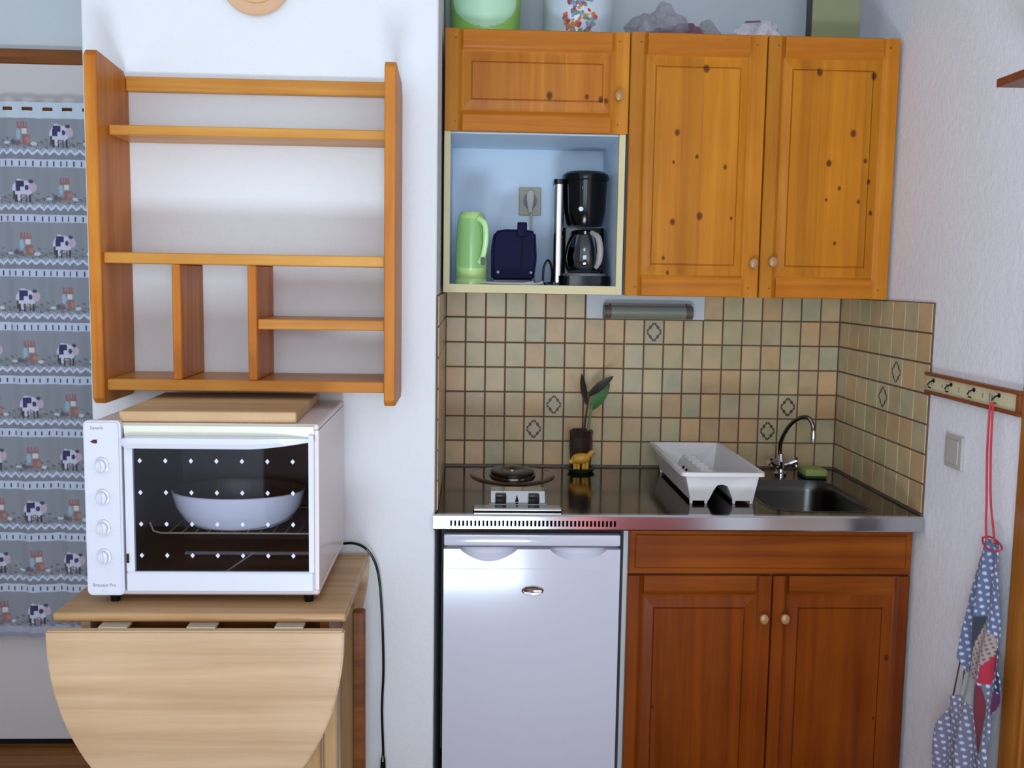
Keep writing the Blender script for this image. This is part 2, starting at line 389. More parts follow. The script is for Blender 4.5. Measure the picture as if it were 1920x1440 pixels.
# recess: wooden head rail and the white door panel behind the curtain
struct('trim_1', B(-2.0, -0.737, 0.630, 0.660, 2.019, 2.060, bev=0.003), 'dark_trim', 'brown wooden head rail above the curtained door')
d1 = struct('door_1', B(-1.96, -0.745, 0.632, 0.6595, 0.022, 2.018), 'door_white', 'white door panel behind the cow curtain')
struct('door_gap_shade', B(-2.0, -0.737, 0.645, 0.6599, 0, 0.020), 'dark')  # dark strip standing in for the shaded gap under the door panel
# frame of the door in the right wall
bm = new(); box(bm, 1.231, 1.2434, -0.50, -0.4215, 0, 2.12, bev=0.003); box(bm, 1.231, 1.2434, -1.30, -1.22, 0, 2.12, bev=0.003); box(bm, 1.231, 1.2434, -1.22, -0.50, 2.04, 2.12, bev=0.003)
d3 = struct('door_3', bm, 'jamb', 'honey pine frame of the door in the right wall')
obj('door_leaf', B(1.236, 1.2434, -1.219, -0.501, 0.01, 2.039), 'jamb', d3)

# ---- tiles, each its own piece. face sizes follow the grout grid
PX, PZ, G = 0.05845, 0.073, 0.0040
Z0 = 0.8835
def tile_mesh(w, h, decor=False):
    bm = new(); d = 0.006
    box(bm, -w/2, w/2, 0, d, -h/2, h/2, bev=0.0012)
    if decor:
        for k in range(4):
            for s in (-1, 0, 1):
                a = R_(90*k); bx, bz = 0.0, 0.0
                # three small lozenges along each side of the diamond
                p0 = (math.cos(a), math.sin(a)); p1 = (math.cos(a+math.pi/2), math.sin(a+math.pi/2))
                t = 0.5+s*0.33; cx = (p0[0]*(1-t)+p1[0]*t)*w*0.40; cz = (p0[1]*(1-t)+p1[1]*t)*h*0.40
                r = 0.0072 if s == 0 else 0.0052
                dirx, dirz = (p1[0]-p0[0]), (p1[1]-p0[1])
                vs_ = [bm.verts.new((cx+u*dirx*r*0.8+v*dirz*r*0.45, -0.0003, cz+u*dirz*r*1.0-v*dirx*r*0.55)) for u, v in ((-1, 0), (0, 1), (1, 0), (0, -1))]
                f = bm.faces.new(vs_); f.material_index = 1
                if f.normal.y > 0: f.normal_flip()
    me = bpy.data.meshes.new('tile'); bm.to_mesh(me); bm.free()
    return me
def tiled(parent, place, ncol, nrow, w, rotz, skip=lambda c, r: False, decor=()):
    plainm = []
    for m in TILES:
        me = tile_mesh(w-G, PZ-G); me.materials.append(m); plainm.append(me)
    dm = tile_mesh(w-G, PZ-G, True); dm.materials.append(TILES[3]); dm.materials.append(MAT['tile_ink'])
    for c in range(ncol):
        for r in range(nrow):
            if skip(c, r): continue
            me = dm if (c, r) in decor else plainm[random.choices((0, 1, 2, 3), (0.32, 0.27, 0.25, 0.16))[0]]
            o = bpy.data.objects.new('tile', me); COL.objects.link(o); o.parent = parent
            o.location = place(c, r); o.rotation_euler = (random.uniform(-0.004, 0.004), 0, rotz+random.uniform(-0.004, 0.004))
zt = lambda r: Z0+PZ*(6-r+0.5)
PY = 0.075
tiled(wall_back, lambda c, r: (XL+PX*(c+0.5), YB, zt(r)), 20, 7, PX, 0,
      skip=lambda c, r: r == 0 and 7 <= c <= 12, decor={(10, 1), (5, 4), (4, 5), (17, 4), (16, 5)})
tiled(wall_right, lambda c, r: (XR, YB-PY*(c+0.5), zt(r)), 8, 7, PY, -math.pi/2, decor={(5, 2), (4, 3)})
tiled(wall_c, lambda c, r: (XL, YB-PY*(c+0.5), zt(r)), 8, 7, PY, math.pi/2)
g = obj('grout', B(XL-0.004, XR+0.004, YB+0.0022, YB+0.0064, 0.8802, Z0+7*PZ), 'grout', wall_back)
obj('grout', B(XR+0.0022, XR+0.0064, 0.0, YB, 0.8802, Z0+7*PZ), 'grout', wall_right)
obj('grout', B(XL-0.0064, XL-0.0022, 0.001, YB, Z0, Z0+7*PZ), 'grout', wall_c)

# ================================================================ WALL SHELF UNIT
sh = thing('wall_shelf_unit', 'honey pine open wall shelf with small compartments, above the mini oven', 'shelf', (-0.34, -0.001, 1.16))
def side_prof(z0, z1, d):      # rounded front and rear corners
    return [(-0.001, z0+0.012), (-0.018, z0), (-d+0.012, z0), (-d, z0+0.012), (-d, z1-0.012), (-d+0.012, z1), (-0.03, z1-0.012), (-0.001, z1-0.04)]
KN = [(-0.645, 1.62, 0.008)]
bm = new(); prism(bm, side_prof(1.158, 1.892, 0.20), 'X', -0.658, -0.633); bmesh.ops.bevel(bm, geom=bm.edges[:], offset=0.002, segments=1, affect='EDGES'); obj('side_panel', bm, 'shelf_v', sh)
bm = new(); prism(bm, side_prof(1.158, 1.882, 0.20), 'X', -0.043, -0.019); bmesh.ops.bevel(bm, geom=bm.edges[:], offset=0.002, segments=1, affect='EDGES'); obj('side_panel', bm, 'shelf_v', sh)
obj('top_rail', B(-0.6325, -0.0435, -0.021, -0.001, 1.839, 1.871, bev=0.002), 'shelf_h', sh)
obj('shelf', B(-0.6325, -0.0435, -0.135, -0.001, 1.728, 1.749, bev=0.002), 'shelf_h', sh)
obj('shelf', B(-0.6325, -0.0435, -0.185, -0.001, 1.456, 1.479, bev=0.002), 'shelf_h', sh)
obj('shelf', B(-0.6325, -0.0435, -0.185, -0.001, 1.186, 1.210, bev=0.002), 'shelf_h', sh)
obj('divider', B(-0.492, -0.474, -0.185, -0.001, 1.2105, 1.4555, bev=0.002), 'shelf_v', sh)
obj('divider', B(-0.333, -0.314, -0.185, -0.001, 1.2105, 1.4555, bev=0.002), 'shelf_v', sh)
obj('small_shelf', B(-0.3135, -0.0435, -0.18, -0.001, 1.320, 1.342, bev=0.002), 'shelf_h', sh)

# round wooden dish on the wall, above the frame's top edge
dh = thing('wall_plate', 'round pale wooden plate hanging high on the wall above the shelf', 'plate', (-0.345, 0, 2.088))
lathe(bm := new(), [(0.001, 0.0), (0.06, 0.0), (0.078, -0.012), (0.076, -0.018), (0.058, -0.010), (0.001, -0.008)], (-0.345, -0.001, 2.088), 48, axis='Y'); obj('plate_rim', bm, 'dish_pink', dh, smooth=True)
lathe(bm := new(), [(0.001, -0.0095), (0.05, -0.0105), (0.0, -0.0105)][:2]+[(0.05, -0.014), (0.001, -0.014)], (-0.345, -0.001, 2.088), 40, axis='Y'); obj('plate_centre', bm, 'dish_wood', dh, smooth=True)

# ================================================================ CURTAIN
def grid_cloth(name, us, vs2, fpos, fcol, keep, mat, parent=None, origin=(0, 0, 0)):
    U, V = np.meshgrid(us, vs2); nu, nv = len(us), len(vs2)
    P = fpos(U, V); C = fcol(U, V)
    me = bpy.data.meshes.new(name); org = np.array(origin)
    co = np.stack([p.ravel() for p in P], 1)-org
    idx = np.arange(nu*nv).reshape(nv, nu)
    Fq = np.stack([idx[:-1, :-1], idx[:-1, 1:], idx[1:, 1:], idx[1:, :-1]], -1).reshape(-1, 4)
    uc = (U[:-1, :-1]+U[1:, 1:])/2; vc = (V[:-1, :-1]+V[1:, 1:])/2
    Fq = Fq[keep(uc, vc).ravel()]
    used, inv = np.unique(Fq, return_inverse=True); co = co[used]; Fq = inv.reshape(-1, 4)
    me.from_pydata(co.tolist(), [], Fq.tolist())
    ca = me.color_attributes.new('print', 'FLOAT_COLOR', 'POINT')
    cc = C.reshape(-1, 3)[used]; cl = np.where(cc <= 0.04045, cc/12.92, ((cc+0.055)/1.055)**2.4)
    ca.data.foreach_set('color', np.concatenate([cl, np.ones((len(cl), 1))], 1).astype(np.float32).ravel())
    for p in me.polygons: p.use_smooth = True
    me.materials.append(MAT[mat])
    o = bpy.data.objects.new(name, me); COL.objects.link(o)
    if parent: o.parent = parent; o.location = Vector(origin)-wloc(parent)
    else: o.location = origin
    return o
def blob(x, z, cx, cz, rx, rz): return ((x-cx)/rx)**2+((z-cz)/rz)**2 < 1
def curtain_col(X, Z):
    C = np.zeros(X.shape+(3,))+np.array([0.55, 0.56, 0.59])
    per = 0.1535; top = 1.817
    k = np.floor((top-Z)/per+0.5); dz = Z-(top-k*per)          # -0.077 .. 0.077 round each figure row
    rnd = np.sin(X*2311+Z*1777)*np.sin(X*1213-Z*977)
    def put(mask, c, a=1.0): C[mask] = C[mask]*(1-a)+np.array(c)*a
    # lace: pale band with zigzag lower edge
    zz = -0.058+0.006*np.abs(((X/0.0225) % 1)*2-1)*2
    lace = (dz < -0.036) & (dz > -0.064)
    put(lace, (0.66, 0.69, 0.75)); put(lace & (dz > -0.055+0.011*np.abs(((X/0.0235) % 1)*2-1)) & (np.sin(X*1100)*np.sin(Z*1300) > 0.1), (0.54, 0.56, 0.62)); put(lace & (dz < -0.056+0.011*np.abs(((X/0.0235) % 1)*2-1)), (0.50, 0.51, 0.56))
    zig = np.abs(dz-(-0.055+0.011*np.abs(((X/0.0235) % 1)*2-1))) < 0.0036
    put(zig, (0.80, 0.83, 0.90)); put((dz < -0.061) & (dz > -0.068), (0.50, 0.51, 0.55))
    # white strip with dark ticks
    st = (dz < -0.068) | (dz > 0.062)
    put(st, (0.76, 0.79, 0.86))
    d2 = np.where(dz > 0, dz-per, dz)
    put((np.abs(((X/0.0190) % 1)-0.5) < 0.10) & (np.abs(d2+0.0805) < 0.0068), (0.22, 0.22, 0.32))
    put((dz > 0.054) & (dz < 0.045), (0.56, 0.58, 0.64))
    # figures: cow and farmhouse with churns alternate, shifted on every other row
    W = 0.218; sh_ = np.where(k % 2 == 0, 0.0, 0.106)
    x = (X+1.013+sh_+W/2) % W-W/2
    fig = (dz > -0.040) & (dz < 0.050)
    def f(mask, c, a=1.0): put(mask & fig, c, a)
    f((dz < -0.022) & (rnd > 0.1), (0.42, 0.44, 0.42), 0.8); f((np.sin(X*210+k*3)*np.sin(X*97+Z*300) > 0.55) & (dz < -0.008), (0.40, 0.36, 0.42), 0.7)
    f(blob(x, dz, -0.004, 0.002, 0.028, 0.024), (0.78, 0.78, 0.85))
    f(blob(x, dz, -0.014, 0.000, 0.014, 0.030), (0.78, 0.78, 0.85))
    f((np.abs(x+0.012) < 0.011) & (dz > 0.008) & (dz < 0.024), (0.22, 0.20, 0.36))
    f((np.abs(x+0.018) < 0.006) & (dz > -0.004) & (dz < 0.016), (0.22, 0.20, 0.36))
    f(blob(x, dz, 0.007, 0.005, 0.006, 0.0075), (0.24, 0.22, 0.38))
    f(blob(x, dz, 0.024, 0.006, 0.010, 0.014), (0.74, 0.66, 0.72))
    f(blob(x, dz, 0.020, 0.022, 0.007, 0.005), (0.28, 0.26, 0.36))
    for lx in (-0.022, -0.010, 0.006, 0.016): f((np.abs(x-lx) < 0.0022) & (dz < -0.014) & (dz > -0.036), (0.24, 0.24, 0.28))
    f(blob(x, dz, -0.002, -0.020, 0.012, 0.007) & (rnd > -0.2), (0.50, 0.42, 0.42))
    f((np.abs(x+0.028) < 0.003) & (np.abs(dz+0.016) < 0.012), (0.28, 0.32, 0.26))
    y = (x+W/2) % W-W/2; y = np.where(x > 0, x-0.112, x+0.106)
    f((np.abs(y) < 0.015) & (dz > 0.016) & (dz < 0.034) & (np.abs(((y/0.0085) % 1)-0.5) < 0.3), (0.62, 0.40, 0.42))
    f((np.abs(y) < 0.016) & (np.abs(dz-0.018) < 0.003), (0.58, 0.42, 0.42))
    f(blob(y, dz, -0.012, 0.0, 0.006, 0.015), (0.58, 0.70, 0.76))
    f((np.abs(y-0.006) < 0.0075) & (dz > 0.0) & (dz < 0.015), (0.84, 0.80, 0.80))
    f((np.abs(y-0.009) < 0.012) & (dz > -0.028) & (dz < -0.002), (0.58, 0.42, 0.40))
    f(blob(y, dz, 0.014, -0.016, 0.006, 0.008), (0.70, 0.50, 0.42))
    f(blob(y, dz, -0.016, -0.024, 0.009, 0.006), (0.50, 0.36, 0.44)); f(blob(y, dz, -0.026, -0.022, 0.006, 0.008), (0.34, 0.38, 0.40))
    f(blob(y, dz, 0.030, -0.026, 0.007, 0.005), (0.78, 0.78, 0.82)); f(blob(y, dz, -0.044, -0.025, 0.009, 0.004), (0.76, 0.80, 0.84))
    # plain pale header and hem
    put(Z > 1.862, (0.76, 0.80, 0.84)); put(Z < 0.395, (0.66, 0.65, 0.72)); put(Z < 0.376, (0.58, 0.57, 0.64))
    return C
us = np.arange(-1.62, -0.752, 0.0019); vz = np.arange(0.362, 1.9075, 0.0024)
cur = thing('curtain', 'grey cafe curtain printed with rows of cows and farm scenes', 'curtain', (-1.18, 0.582, 0.362))
slot = lambda x, z: ~((np.abs(z-1.8865) < 0.0052) & ((((x+1.0625)/0.0550) % 1) < 0.50))
grid_cloth('cloth', us, vz,
    lambda X, Z: (X, 0.578+0.0050*np.sin(X*46)*(0.5+0.5*(1.9-Z))+0.0030*np.sin(X*113+2*Z), Z), curtain_col, slot, 'curtain', cur, (-1.18, 0.582, 0.362))
obj('curtain_rod', tube(new(), [(-1.98, 0.594, 1.8865), (-0.745, 0.594, 1.8865)], 0.0066, 12), 'dark_trim', cur, label='brown wooden rod')

# ================================================================ TABLE
tb = thing('drop_leaf_table', 'pale beech drop leaf table with both round leaves hanging down, under the oven', 'table', (-0.37, -0.24, 0))
bm = B(-0.648, -0.092, -0.462, -0.045, 0.772, 0.790, bev=0.006, seg=3); obj('tabletop', bm, 'beech_top', tb, smooth=True)
def leaf(y0, y1, zt_):
    pts = [(-0.648, zt_)]
    for k in range(0, 41):
        a = math.pi*k/40; pts.append((-0.37-0.278*math.cos(a), zt_-0.014-0.37*math.sin(a)))
    pts.append((-0.092, zt_))
    bm = new(); prism(bm, pts, 'Y', y0, y1); bmesh.ops.bevel(bm, geom=bm.edges[:], offset=0.003, segments=2, affect='EDGES'); return bm
obj('leaf', leaf(-0.497, -0.475, 0.7665), 'beech', tb, smooth=True)
obj('leaf', leaf(-0.035, -0.013, 0.785), 'beech', tb, smooth=True)
for x in (-0.527, -0.362, -0.197):
    obj('hinge', B(x-0.027, x+0.027, -0.486, -0.455, 0.7668, 0.7715), 'brass', tb)
for y, m_ in ((-0.405, 'dark_trim'), (-0.085, 'beech')):  # front board coloured dark to give the shade behind the leaf gap
    obj('apron', B(-0.584, -0.146, y, y+0.018, 0.68, 0.7715), m_, tb)
obj('apron', B(-0.145, -0.127, -0.44, -0.07, 0.69, 0.7715), 'dark_trim', tb)  # dark brown puts the shade under the right edge into the colour
obj('apron', B(-0.603, -0.585, -0.44, -0.07, 0.69, 0.7715), 'beech', tb)
for (x, y) in ((-0.586, -0.445), (-0.180, -0.445), (-0.586, -0.10), (-0.150, -0.10)):
    obj('leg', B(x, x+0.034, y, y+0.036, 0.0, 0.679, bev=0.003), 'beech_v', tb)
obj('gate_leg', B(-0.146, -0.118, -0.400, -0.372, 0.0, 0.679, bev=0.003), 'beech_v', tb)
obj('gate_leg', B(-0.115, -0.088, -0.16, -0.13, 0.0, 0.69, bev=0.003), 'dark_trim', tb)  # back leg, browned to take in the shadow beside it on the wall
obj('stretcher', B(-0.575, -0.150, -0.26, -0.235, 0.12, 0.16, bev=0.003), 'beech_v', tb)

# ================================================================ MINI OVEN
ov = thing('mini_oven', 'white mini oven with dark glass door standing on the drop leaf table', 'oven', (-0.375, -0.22, 0.790))
X0, X1, OZ0, OZ1 = -0.598, -0.152, 0.806, 1.148
bm = new()
box(bm, X0+0.004, X1, -0.400, -0.020, OZ1-0.012, OZ1, bev=0.003); box(bm, X0+0.004, X1, -0.400, -0.020, OZ0, OZ0+0.012, bev=0.003)
box(bm, X0+0.004, X0+0.014, -0.400, -0.020, OZ0+0.012, OZ1-0.012); box(bm, X1-0.012, X1, -0.400, -0.020, OZ0+0.012, OZ1-0.012)
box(bm, X0+0.014, X1-0.012, -0.032, -0.020, OZ0+0.012, OZ1-0.012)
obj('body', bm, 'oven_side', ov)
bm = new()
box(bm, -0.520, -0.516, -0.397, -0.033, OZ0+0.02, OZ1-0.02); box(bm, X1-0.016, X1-0.0125, -0.397, -0.033, OZ0+0.02, OZ1-0.02)
box(bm, -0.516, X1-0.016, -0.044, -0.040, OZ0+0.02, OZ1-0.02); box(bm, -0.516, X1-0.016, -0.397, -0.044, OZ0+0.0125, OZ0+0.02); box(bm, -0.516, X1-0.016, -0.397, -0.044, OZ1-0.035, OZ1-0.0125)
obj('cavity', bm, 'oven_black', ov)
bm = new(); prism(bm, rrect(X0, -0.527, OZ0+0.004, OZ1+0.006, 0.010, 4), 'Y', -0.418, -0.400); bmesh.ops.bevel(bm, geom=[e for e in bm.edges if all(abs(v.co.y+0.418) < 1e-5 for v in e.verts)], offset=0.004, segments=2, affect='EDGES')
obj('control_panel', bm, 'white_enamel', ov, smooth=True)
cp = ov.children[-1]
for z in (1.067, 1.005, 0.945, 0.888):
    bm = new(); lathe(bm, [(0.0165, 0), (0.0158, -0.003), (0.0125, -0.004), (0.0115, -0.012), (0.010, -0.013)], (-0.5625, -0.4182, z), 24, sx=0.82, axis='Y')
    box(bm, -0.5645, -0.5605, -0.4345, -0.4300, z-0.010, z+0.010, bev=0.001)
    k = obj('knob', bm, 'white_enamel', ov, smooth=True)
    bm = new()
    for q in range(11):
        a = R_(-40+q*26); cx, cz = -0.5625+0.0172*math.cos(a), z+0.0208*math.sin(a); box(bm, cx-0.0011, cx+0.0011, -0.4186, -0.4180, cz-0.0011, cz+0.0011)
    for q in range(3): box(bm, -0.5905, -0.5865, -0.4186, -0.4180, z-0.008+q*0.007, z-0.0060+q*0.007)
    obj('dial_marks', bm, 'faint_print', ov)
bm = new(); prism(bm, [(-0.584, 1.1135), (-0.577, 1.1175), (-0.571, 1.1175), (-0.571, 1.1105), (-0.577, 1.1105)], 'Y', -0.4195, -0.4178); obj('indicator_lamp', bm, 'red_lamp', ov, label='dark red indicator lens')
text('brand_lettering', 'Severin', 0.0085, 'grey_print', ov, (-0.5835, -0.4184, 1.1375), sx=1.0)
text('model_lettering', 'Brasseur Pro', 0.0088, 'grey_print', ov, (-0.5860, -0.4184, 0.8285), sx=0.95)
text('model_lettering', 'GRILL', 0.0045, 'faint_print', ov, (-0.571, -0.4184, 0.8185))
# door: frame parts, curved handle, glass with printed dots
dx0, dx1 = -0.524, -0.160
bm = new(); box(bm, dx0, dx1, -0.414, -0.400, 0.816, 0.856, bev=0.003); box(bm, dx0+0.0005, dx0+0.016, -0.410, -0.400, 0.856, 1.112); box(bm, dx1-0.010, dx1, -0.412, -0.400, 0.856, 1.128)
dr = obj('door', bm, 'white_enamel', ov)
obj('top_slope', prism(new(), [(-0.400, 1.147), (-0.408, 1.144), (-0.404, 1.118), (-0.400, 1.112)], 'X', dx0, dx1), 'cream_enamel', dr, label='cream strip above the handle')
bm = new()
n = 28; prof = [(0.0, 0.012), (-0.010, 0.014), (-0.021, 0.010), (-0.024, 0.0), (-0.020, -0.010), (-0.006, -0.012), (0.0, -0.010)]
rings = []
for i in range(n+1):
    t = i/n; x = dx0-0.003+(dx1-dx0+0.001)*t
    env = max(0.05, 1-max(0, (t-0.62)/0.38)**2.2*0.75) if t > 0.62 else min(1, 0.6+t*10)
    zc = 1.112+0.006*max(0, (t-0.7)/0.3)
    rings.append([bm.verts.new((x, -0.404+y*env, zc+z*env*(1.0 if z > 0 else 1.0))) for y, z in prof])
for a, b in zip(rings, rings[1:]):
    for k in range(len(prof)-1): bm.faces.new((a[k], a[k+1], b[k+1], b[k]))
    bm.faces.new((a[-1], a[0], b[0], b[-1]))
bm.faces.new(rings[0]); bm.faces.new(rings[-1][::-1]); bmesh.ops.recalc_face_normals(bm, faces=bm.faces[:])
obj('handle', bm, 'white_enamel', dr, smooth=True, label='curved white bar handle')
obj('glass_pane', B(dx0+0.016, dx1-0.010, -0.4075, -0.4045, 0.856, 1.112), 'oven_glass', dr)
bm = new()
for i in range(7):
    for j in range(4):
        cx, cz = -0.4945+i*0.0489, 1.0755-j*0.0625; prism(bm, [(cx-0.0042, cz), (cx, cz-0.0052), (cx+0.0042, cz), (cx, cz+0.0052)], 'Y', -0.4082, -0.4076)
o_ = obj('glass_dots', bm, 'white_enamel', dr); o_['kind'] = 'stuff'
obj('hinge', B(-0.5225, -0.518, -0.4125, -0.4105, 0.874, 0.892), 'dark_chrome', dr)
for x in (-0.555, -0.175):
    for y in (-0.385, -0.05): obj('foot', lathe(new(), [(0.009, 0.7902), (0.011, 0.8058)], (x, y, 0), 12), 'black', ov)
bm = new(); z = 0.905
tube(bm, [(-0.512, -0.30, z+0.022), (-0.505, -0.30, z+0.004), (-0.49, -0.30, z), (-0.19, -0.30, z), (-0.18, -0.30, z+0.004), (-0.173, -0.30, z+0.014)], 0.0019, 6)
tube(bm, [(-0.512, -0.06, z), (-0.173, -0.06, z)], 0.0019, 6)
for i in range(11):
    x = -0.475+i*0.0265; tube(bm, [(x, -0.30, z), (x, -0.06, z)], 0.0012, 5)
obj('wire_rack', bm, 'brass', ov)
bm = new(); tube(bm, [(-0.36, -0.36, 0.83), (-0.30, -0.30, 0.865)], 0.0018, 6); obj('heating_element', tube(bm, [(-0.47, -0.2, 0.835), (-0.2, -0.2, 0.835)], 0.004, 8), 'grey_plastic', ov)
dish = new()
def dish_prof(sx, sy, c):
    bm = new(); lathe(bm, [(0.001, 0.0), (0.70, 0.0), (0.82, 0.012), (0.94, 0.040), (0.985, 0.062), (1.0, 0.072), (0.985, 0.0735), (0.955, 0.064), (0.90, 0.040), (0.78, 0.014), (0.66, 0.005), (0.001, 0.004)], c, 56, sx=sx, sy=sy); return bm
bm = dish_prof(0.140, 0.108, (-0.350, -0.215, 0.9075))
for f in bm.faces:
    if len(f.verts) == 4 and f.normal.z > 0.15 and f.calc_center_median().z < 0.9075+0.0695: f.material_index = 1
dd = obj('baking_dish', bm, ['ceramic', 'dish_inside'], None, origin=(-0.350, -0.215, 0.9075), smooth=True)
setp(dd, 'white oval ceramic baking dish inside the mini oven', 'dish')
cb = obj('cutting_board', B(-0.540, -0.200, -0.392, -0.075, 1.1545, 1.176, bev=0.002), 'board', None, origin=(-0.37, -0.23, 1.1545)); setp(cb, 'thick pale wooden cutting board lying on top of the mini oven', 'cutting board'); cb.rotation_euler = (0, 0, R_(1.0)); cb.location.z = 1.1485
# power cord of the oven
pc = thing('oven_cord', 'thin black cord running from behind the oven down the wall', 'cord', (-0.06, -0.03, 0.0))
obj('cable', tube(new(), [(-0.151, -0.030, 0.812), (-0.125, -0.030, 0.812), (-0.100, -0.028, 0.800), (-0.080, -0.024, 0.770), (-0.068, -0.02, 0.72), (-0.061, -0.018, 0.62), (-0.058, -0.018, 0.50), (-0.0615, -0.018, 0.40), (-0.058, -0.018, 0.29), (-0.059, -0.018, 0.20), (-0.056, -0.018, 0.10), (-0.050, -0.020, 0.02), (-0.020, -0.035, 0.0045), (0.03, -0.06, 0.0042)], 0.0032, 8, smoothn=5), 'black', pc, smooth=True)
obj('strain_relief', lathe(new(), [(0.0034, 0.286), (0.0062, 0.272), (0.0070, 0.25), (0.0070, 0.20)], (-0.0585, -0.018, 0), 10), 'black', pc)

# ================================================================ UPPER CABINETS
KSC = 0.82
def raised_door(cab, x0, x1, z0, z1, yf, mv, mh, st, rl, slope, knob=None, knots=(), th=0.020, off=0.0, kr=0.0135, light=None, dark=None):
    """frame-and-panel door, front face at yf: door (panel) > stile x2, rail x2, knob"""
    base = Vector(((x0+x1)/2, yf, z0))
    if light:
        kk = [(kx, kz, r) for kx, kz, r in knots]
        cabw = wloc(cab); kk = [(kx-cabw.x, kz-cabw.z, r*KSC) for kx, kz, r in kk]
        pm = wood('door_panel_pine', light, dark, 'Z', knots=kk, off=off, plank=('X', 0.055), contrast=1.1)
    else: pm = MAT[mv]
    a0, a1, c0, c1 = x0+st, x1-st, z0+rl, z1-rl
    bm = new(); y = yf+0.006
    def ring(i, d):
        return [bm.verts.new(p) for p in ((a0+i, d, c0+i*1.15), (a1-i, d, c0+i*1.15), (a1-i, d, c1-i*1.15), (a0+i, d, c1-i*1.15))]
    R1 = ring(-0.004, y+0.0015); R2 = ring(0.003, y+0.0015); R3 = ring(slope-0.002, y-0.0012); R3b = ring(slope-0.0012, y+0.0022); R3c = ring(slope+0.0004, y+0.0022); R4 = ring(slope+0.0016, y-0.0032)
    back = ring(-0.004, yf+th)
    for a, b in ((R1, R2), (R2, R3), (R3, R3b), (R3b, R3c), (R3c, R4), (back, R1)):
        for k in range(4): bm.faces.new((a[k], a[(k+1) % 4], b[(k+1) % 4], b[k]))
    bm.faces.new(R4); bm.faces.new(back[::-1]); bmesh.ops.recalc_face_normals(bm, faces=bm.faces[:])
    d = obj('door', bm, pm, cab)
    def stile(xa, xb, inner):
        s = 1 if inner > 0 else -1
        pts = [(xa, yf), (xb, yf), (xb, yf+th), (xa, yf+th)]
        if s > 0: pts = [(xa+0.002, yf), (xb-0.013, yf), (xb-0.009, yf+0.0025), (xb-0.004, yf+0.0065), (xb, yf+0.0085), (xb, yf+th), (xa, yf+th), (xa, yf+0.002)]
        else: pts = [(xb-0.002, yf), (xa+0.013, yf), (xa+0.009, yf+0.0025), (xa+0.004, yf+0.0065), (xa, yf+0.0085), (xa, yf+th), (xb, yf+th), (xb, yf+0.002)]
        bm = prism(new(), pts, 'Z', z0, z1)
        for zz in (z0+rl*0.42, z1-rl*0.42): lathe(bm, [(0.0022, 0.001), (0.0020, -0.0006)], ((xa+xb)/2+0.004*s, yf, zz), 8, axis='Y', mi=1)
        return bm
    obj('stile', stile(x0, a0, 1), [mv, 'peg'], d); obj('stile', stile(a1, x1, -1), [mv, 'peg'], d)
    def rail(za, zb, top):
        if top: pts = [(yf, zb-0.002), (yf+0.002, zb), (yf+th, zb), (yf+th, za), (yf+0.0085, za), (yf+0.0065, za+0.004), (yf+0.0025, za+0.010), (yf, za+0.015)]
        else: pts = [(yf, za+0.002), (yf+0.002, za), (yf+th, za), (yf+th, zb), (yf+0.0085, zb), (yf+0.0065, zb-0.004), (yf+0.0025, zb-0.010), (yf, zb-0.015)]
        return prism(new(), pts, 'X', a0-0.0005, a1+0.0005)
    obj('rail', rail(c1, z1, True), mh, d); obj('rail', rail(z0, c0, False), mh, d)
    if knob:
        kx, kz = knob
        bm = lathe(new(), [(0.0055, 0.0), (0.0050, -0.009), (kr*0.9, -0.013), (kr, -0.018), (kr*0.92, -0.023), (kr*0.5, -0.026), (0.001, -0.0265)], (kx, yf, kz), 24, sx=0.84, axis='Y')
        obj('knob', bm, 'knob_wood', d, smooth=True, label='pale round wooden knob')
    return d
PL, PD = (204, 130, 28), (172, 98, 15)
LL, LD = (140, 66, 8), (106, 42, 2)  # sink cabinet panels: wall unit pine with the low dimness in its colour
YU = 0.262
# left unit: flap door over the open niche
c1 = thing('wall_cabinet', 'pine wall cabinet with a small flap door over an open white niche', 'cabinet', (0.302, 0.43, 1.398))
bm = new(); yb = 0.5985
box(bm, 0.0693, 0.0843, YU+0.024, yb, 1.398, 2.052); box(bm, 0.5175, 0.5325, YU+0.024, yb, 1.398, 2.052)
box(bm, 0.0843, 0.5175, YU+0.024, yb, 2.037, 2.052); box(bm, 0.0843, 0.5175, YU+0.024, yb, 1.804, 1.819); box(bm, 0.0843, 0.5175, YU+0.024, yb, 1.404, 1.419)
box(bm, 0.0843, 0.5175, yb-0.006, yb, 1.419, 1.804); obj('carcass', bm, 'niche', c1, label='pale laminate carcass')
bm = new(); box(bm, 0.0690, 0.0846, YU+0.006, YU+0.0238, 1.398, 1.807); box(bm, 0.5172, 0.5330, YU+0.006, YU+0.0238, 1.398, 1.807); box(bm, 0.0847, 0.5171, YU+0.006, YU+0.0238, 1.398, 1.4195)
obj('edge_band', bm, 'cream_edge', c1, label='cream front edging round the niche')
raised_door(c1, 0.0690, 0.5375, 1.8075, 2.0600, YU, 'pine_v', 'pine_h', 0.046, 0.055, 0.022, knob=(0.510, 1.900), knots=[(0.335, 1.900, 0.009), (0.43, 1.899, 0.006), (0.466, 1.893, 0.007), (0.48, 1.89, 0.006)], off=0.3, light=(202, 128, 40), dark=(172, 94, 24))
